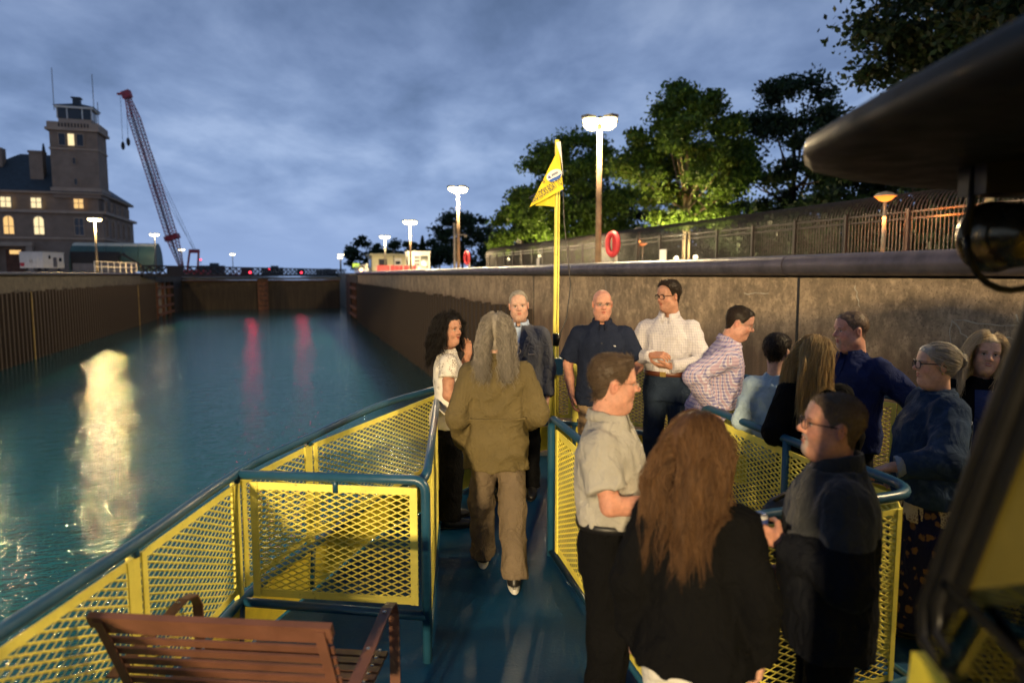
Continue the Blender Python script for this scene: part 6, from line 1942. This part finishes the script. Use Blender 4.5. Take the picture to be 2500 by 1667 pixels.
# 6 lavender check shirt, leaning on the rail post
person('person in lavender checked shirt leaning forward with a hand on the rail end', (1.52, 5.24), 104, 1.76,
       dict(skin=SK['ruddy'], full=1.04), dict(c='dark', thick=(.002, .011), n=2000, len=.018, comb=(0, .6, .5), lift=.4),
       dict(name='shirt', m='lav_check', hem=.88, ease=.026, collar=True, placket=True, wr=.009, cuff=True), dict(kind='trousers', m='blue_jean'), build=1.10, belly=.04, lean=17,
       arms={'R': dict(e=(.33, -.20, 1.20), w=(.215, .02, .985), h=dict(d=(.0, .45, -.6), n=(-.1, -.75, -.6), curl=(.7, .8, .5), thumb=.6)),
             'L': dict(e=(-.28, .10, 1.14), w=(-.20, .34, 1.02))}, head_rot=(-8, -16, 0), glasses=dict(c='frame_metal', rim=True, r=.0014))
# 7 light blue sweater
person('person in pale blue sweater seen from behind at the pen rail', (1.80, 4.60), 14, 1.585,
       dict(skin=SK['fair'], jaw=.9), dict(c='dark', thick=(.010, .020), n=1600, len=.030, comb=(0, -.5, -.7), lift=.3, line='crop'),
       dict(name='sweater', m='sweater', hem=.84, ease=.028, wr=.008, high=False), dict(kind='trousers', m='blue_jean'), build=1.06, fem=True,
       arms={'R': dict(e=(.255, -.12, 1.12), w=(.16, .12, 1.02)), 'L': dict(e=(-.25, -.03, 1.12), w=(-.20, .15, .95))}, head_rot=(-30, 0, 0))
# 8 blonde in black jacket
person('person in black jacket facing away beside the pale blue sweater', (1.90, 4.24), 22, 1.615,
       dict(skin=SK['ruddy']), dict(kind='long', c='blonde', len=.43, n=3600, wave=.006, freq=1.8, spread=1.1, col=BACKC, clump=.32, back=-.3, wd=.0012, thick=(.004, .008), line='woman'),
       dict(name='jacket', m='black', hem=.78, ease=.032, collar=True), dict(kind='trousers', m='black'), build=1.10, fem=True,
       arms={'L': dict(e=(-.25, -.10, 1.12), w=(-.16, .10, .98))}, head_rot=(-58, 0, 0))
# 9 deep blue shirt
person('person in deep blue long-sleeved shirt facing left behind the pen', (2.36, 4.72), 236, 1.73,
       dict(skin=SK['ruddy'], full=1.14, w=1.04, chin2=True, beard=dict(c=(.36, .28, .22), a=.7, full=True), size=1.06), dict(c='ginger', thick=(.0015, .006), n=2200, len=.012, comb=(0, .3, .6), lift=.7, line='man'),
       dict(name='shirt', m='deep_blue', hem=.80, ease=.026, collar=True, placket=True, vneck=.05, wr=.008), dict(kind='trousers', m='black'), build=1.18, belly=.04,
       arms={'L': dict(e=(-.40, -.10, 1.20), w=(-.50, -.20, 1.0)), 'R': dict(e=(.33, .02, 1.14), w=(.22, .22, 1.05))}, head_rot=(-32, -2, 0))
# 10 denim jacket
def denim_bits(c):
    k, S = c['k'], c['S']
    root = c['root']
    rows = np.array(c['torso'](.042, .84, 1.5, .03)); rx = lambda z: np.interp(z, rows[:, 0], rows[:, 3]); yb = lambda z: -np.interp(z, rows[:, 0], rows[:, 5])
    mb = MB()
    def seam(p, q, n_=8):
        P = []
        for i in range(n_ + 1):
            t = i / n_; x, z = p[0] + (q[0] - p[0]) * t, p[1] + (q[1] - p[1]) * t
            P.append(np.array((x, yb(z) * (1 - abs(x / rx(z)) ** 2.3) ** (1 / 2.3) - .010, z)) * k)
        mb.tube(P, .0025, 4, False)
    seam((-.20, 1.33), (.20, 1.33)); seam((-.12, 1.32), (-.075, .90)); seam((.12, 1.32), (.075, .90)); seam((-.22, .92), (.22, .92))
    part('seam', mb, C['denim_pale'], root)
    w = c['L'](c['A']['L'][1]); e = c['L'](c['A']['L'][0])
    d = (w - e) / np.linalg.norm(w - e)
    o = part('turned_cuff', MB().tube([(e + (w - e) * .78) * k, (e + (w - e) * .93) * k], .058, 16, False), C['denim_pale'], root, True)
    sol = o.modifiers.new('thick', 'SOLIDIFY'); sol.thickness = .006
    lf = Field((-.34, -.34, .70), (.34, .34, .98), .013)
    lf.loft([(.74, 0, 0, .245, .185, .20), (.86, 0, 0, .232, .168, .185), (.95, 0, 0, .21, .15, .165)], 0); lf.wrinkle(.010, (14, 14, 3), 4, .04)
    V, Q = lf.mesh(); link('lace_hem', np_mesh('lace_hem', S(V), Q, C['lace_cream']), root)
    V, Q = None, None
    part('earring', MB().lathe([(.004, -.006), (.006, 0), (.004, .006)], tuple(c['HD'](np.array([[-.083, -.006, -.042]]))[0] * k), 8), C['gold'], root)
    cl = c['HD'](np.array([[-.02, -.118, .035], [.03, -.125, .05]])) * k
    part('hair_clip', MB().tube(cl, .016, 8), C['black_leather'], root, True)
person('person in denim jacket and floral skirt resting a hand on the blue rail', (2.37, 3.76), 282, 1.655,
       dict(skin=SK['fair'], full=1.12, chin2=True, smile=.9, w=1.02), dict(kind='bun', c='silver', thick=(.003, .008), line='crop', bun=(0, -.122, .030)),
       dict(name='jacket', m='denim', hem=.84, ease=.042, collar=True, flare=.03, wr=.009, slen=.86), dict(kind='skirt', m='floral'), build=1.22, belly=.04, fem=True,
       arms={'L': dict(e=(-.37, .06, 1.15), w=(-.33, .33, 1.10), h=dict(d=(.1, 1, -.35), n=(.1, -.3, -1), curl=(.45, .6, .5), thumb=.4)), 'R': dict(e=(.30, -.03, 1.13), w=(.28, .10, .92))},
       head_rot=(0, 2, 0), glasses=dict(c='frame_dark', r=.0028, size=(.028, .021)), extra=denim_bits)
# 11 smiling blonde
def cardigan(c):
    k = c['k']; rows = np.array(c['torso'](.030, .74, 1.5, .02)); yf = lambda z: np.interp(z, rows[:, 0], rows[:, 4])
    mb = MB(); v, f = [], []
    for i in range(12):
        z = .80 + i * .056; hw = .085 - .015 * i / 11
        for x in (-hw, -hw * .4, hw * .4, hw): v.append(np.array((x, yf(z) * (1 - abs(x / .2) ** 2.3) ** (1 / 2.3) + .012, z)) * k)
    for i in range(11):
        for j in range(3): f.append((i * 4 + j, i * 4 + j + 1, i * 4 + j + 5, i * 4 + j + 4))
    part('blouse_front', mb.add(v, f), C['navy_top'], c['root'], True)
person('person in black cardigan over navy blouse facing the camera at far right', (2.95, 4.22), 204, 1.645,
       dict(skin=SK['light'], smile=2.0), dict(kind='long', c='ash', len=.50, n=3400, wave=.007, freq=2.2, spread=1.2, col=BACKC, clump=.35, wd=.0013, thick=(.003, .007), part=-.015, line='woman', fwd=.10),
       dict(name='cardigan', m='black', hem=.72, ease=.030, vneck=.12, flare=.02), dict(kind='trousers', m='black'), build=1.0, fem=True, head_rot=(0, 0, -4), extra=cardigan)
# 12 grey shirt
person('person in grey short-sleeved shirt and black trousers turned right in the foreground', (.43, 2.95), 110, 1.70,
       dict(skin=SK['ruddy'], full=1.06, nose=1.1, chin2=True, size=.96), dict(c='umber', thick=(.004, .018), n=2600, len=.040, comb=(.15, -1, .0), lift=.12, quiff=.006, wd=.0010),
       dict(name='shirt', m='grey_shirt', sleeve='short', slen=.74, hem=1.03, ease=.026, collar=True, placket=True, vneck=.04, wr=.008, flare=.02), dict(kind='trousers', m='black', belt='black_leather', waist=1.04, ease=.02), build=1.06, belly=.025,
       arms={'R': dict(e=(.262, .06, 1.165), w=(.13, .30, 1.15), h=dict(d=(-.75, .6, .0), n=(-.3, -.6, -.6))), 'L': dict(e=(-.27, .02, 1.12), w=(-.10, .25, 1.06), h=dict(d=(.85, .5, 0), n=(.3, -.6, -.6)))},
       head_rot=(22, -1, 0), glasses=dict(c='frame_metal', rim=True, r=.0013))
# 13 auburn hair
person('person in black jacket and white trousers, back to the camera in the foreground', (.61, 2.20), 22, 1.585,
       dict(skin=SK['fair']), dict(kind='long', c='auburn', len=.415, n=5200, wave=.013, freq=1.9, spread=.75, col=BACKC, clump=.5, back=-.3, wd=.0011, thick=(.012, .018), line='woman', steps=28),
       dict(name='jacket', m='black', hem=.845, ease=.030, flare=.03, wr=.008), dict(kind='trousers', m='white_trouser', ease=.02), build=.99, fem=True, head_rot=(-34, -2, 0))
# 14 fleece with can
def fleece_bits(c):
    k = c['k']
    part('zip', MB().tube([c['L']((0, .085, 1.50)) * k, c['L']((0, .145, 1.35)) * k, c['L']((0, .155, 1.2)) * k], .004, 5), C['frame_metal'], c['root'])
    part('zip_pull', MB().box(tuple(c['L']((-.13, .125, 1.2)) * k), (.01, .01, .02)), C['sole'], c['root'])
FM = person('person in charcoal fleece jacket facing left, holding a drink can', (1.17, 2.42), 284, 1.62,
       dict(skin=SK['ruddy'], full=1.06, w=1.02, beard=dict(c=(.42, .38, .33), a=.8), open=.2, smile=.5, size=.98), dict(c='greybrown', thick=(.0015, .008), n=3400, len=.014, comb=(0, .25, .7), lift=.6, wd=.0009),
       dict(name='jacket', m='fleece_dark', m2='fleece', yoke=1.27, hem=.78, ease=.042, collar=True, ch=.062, gap=.18, cm='fleece', wr=.008, flare=.015), dict(kind='trousers', m='black'), build=1.08, belly=.03,
       arms={'L': dict(e=(-.30, .00, 1.14), w=(-.14, .20, 1.215), h=dict(d=(.50, .80, .12), n=(.8, -.5, 0), curl=(.62, .75, .55), thumb=1.0)), 'R': dict(e=(.29, -.04, 1.13), w=(.24, .14, .95))},
       head_rot=(4, 9, 0), glasses=dict(c='frame_dark', r=.0022, size=(.026, .018)), extra=fleece_bits)

# ================================================================== things in hands
def to_world(c, p):
    az = -c['root'].rotation_euler[2]
    x, y, z = np.array(p) * c['k']
    ca, sa = math.cos(-az), math.sin(-az)
    lx, ly, lz = c['root'].location
    return (lx + x * ca - y * sa, ly + x * sa + y * ca, lz + z)
cp = to_world(FM, (-.065, .285, 1.225))
can = thing('drink_can', 'white and blue drink can held by the person in fleece', 'can', (cp[0], cp[1], cp[2] - .055))
part('can_body', MB().lathe([(.024, 0), (.031, .006), (.033, .012), (.033, .105), (.030, .113), (.0265, .119)], n=24), NT('can_print').set((.62, .62, .66), .3, .3).m, can, True)
part('can_top', MB().lathe([(.0268, .119), (.0268, .1215), (.024, .1205), (.003, .118)], n=24), M['chrome'], can, True)
part('blue_band', MB().lathe([(.0333, .088), (.0335, .092), (.0335, .104), (.0325, .107)], n=24), NT('can_blue').set((.04, .07, .26), .3, .3).m, can, True)
part('blue_emblem', MB().lathe([(.0333, .030), (.0336, .034), (.0336, .052), (.0333, .056)], n=24), NT('can_blue_light').set((.12, .20, .45), .3, .3).m, can, True)
BM = [p for p in PEOPLE if 'holding a bottle' in p['label']][0]
bk_ = to_world(dict(root=BM, k=1.815 / 1.78), (-.075, .315, 1.035))
bo_ = thing('bottle', 'dark green glass bottle held by the person in navy shirt', 'bottle', (bk_[0], bk_[1], bk_[2] - .12))
part('glass_body', MB().lathe([(.025, 0), (.031, .006), (.031, .12), (.026, .145), (.0135, .175), (.012, .225), (.0145, .228), (.0145, .24)], n=18), NT('bottle_green').set((.010, .022, .012), .08).m, bo_, True)
part('paper_label', MB().lathe([(.0313, .04), (.0316, .042), (.0316, .10), (.0313, .102)], n=18), C['sole'], bo_, True)
# black bag hung inside the pen
bg_ = thing('shoulder_bag', 'rounded black bag inside the pen behind the drink can', 'bag', (1.42, 3.30, 0))
Fb = Field((-.26, -.16, .5), (.26, .16, 1.08), .014)
Fb.ell((0, 0, .78), (.20, .10, .19), 0); Fb.ell((.02, .02, .68), (.18, .11, .14), .06); Fb.wrinkle(.012, (10, 10, 8), 3)
V, Q = Fb.mesh(); link('bag_body', np_mesh('bag_body', V, Q, C['black_leather']), bg_)
part('bag_strap', MB().tube([(-.12, 0, .93), (-.08, -.10, 1.01), (.0, -.19, 1.045), (.1, -.12, 1.0), (.13, 0, .93)], .009, 6), C['black_leather'], bg_, True)
part('bag_base', MB().tube([(0, 0, .60), (0, .02, .02)], [.10, .13], 12), C['black_leather'], bg_, True)
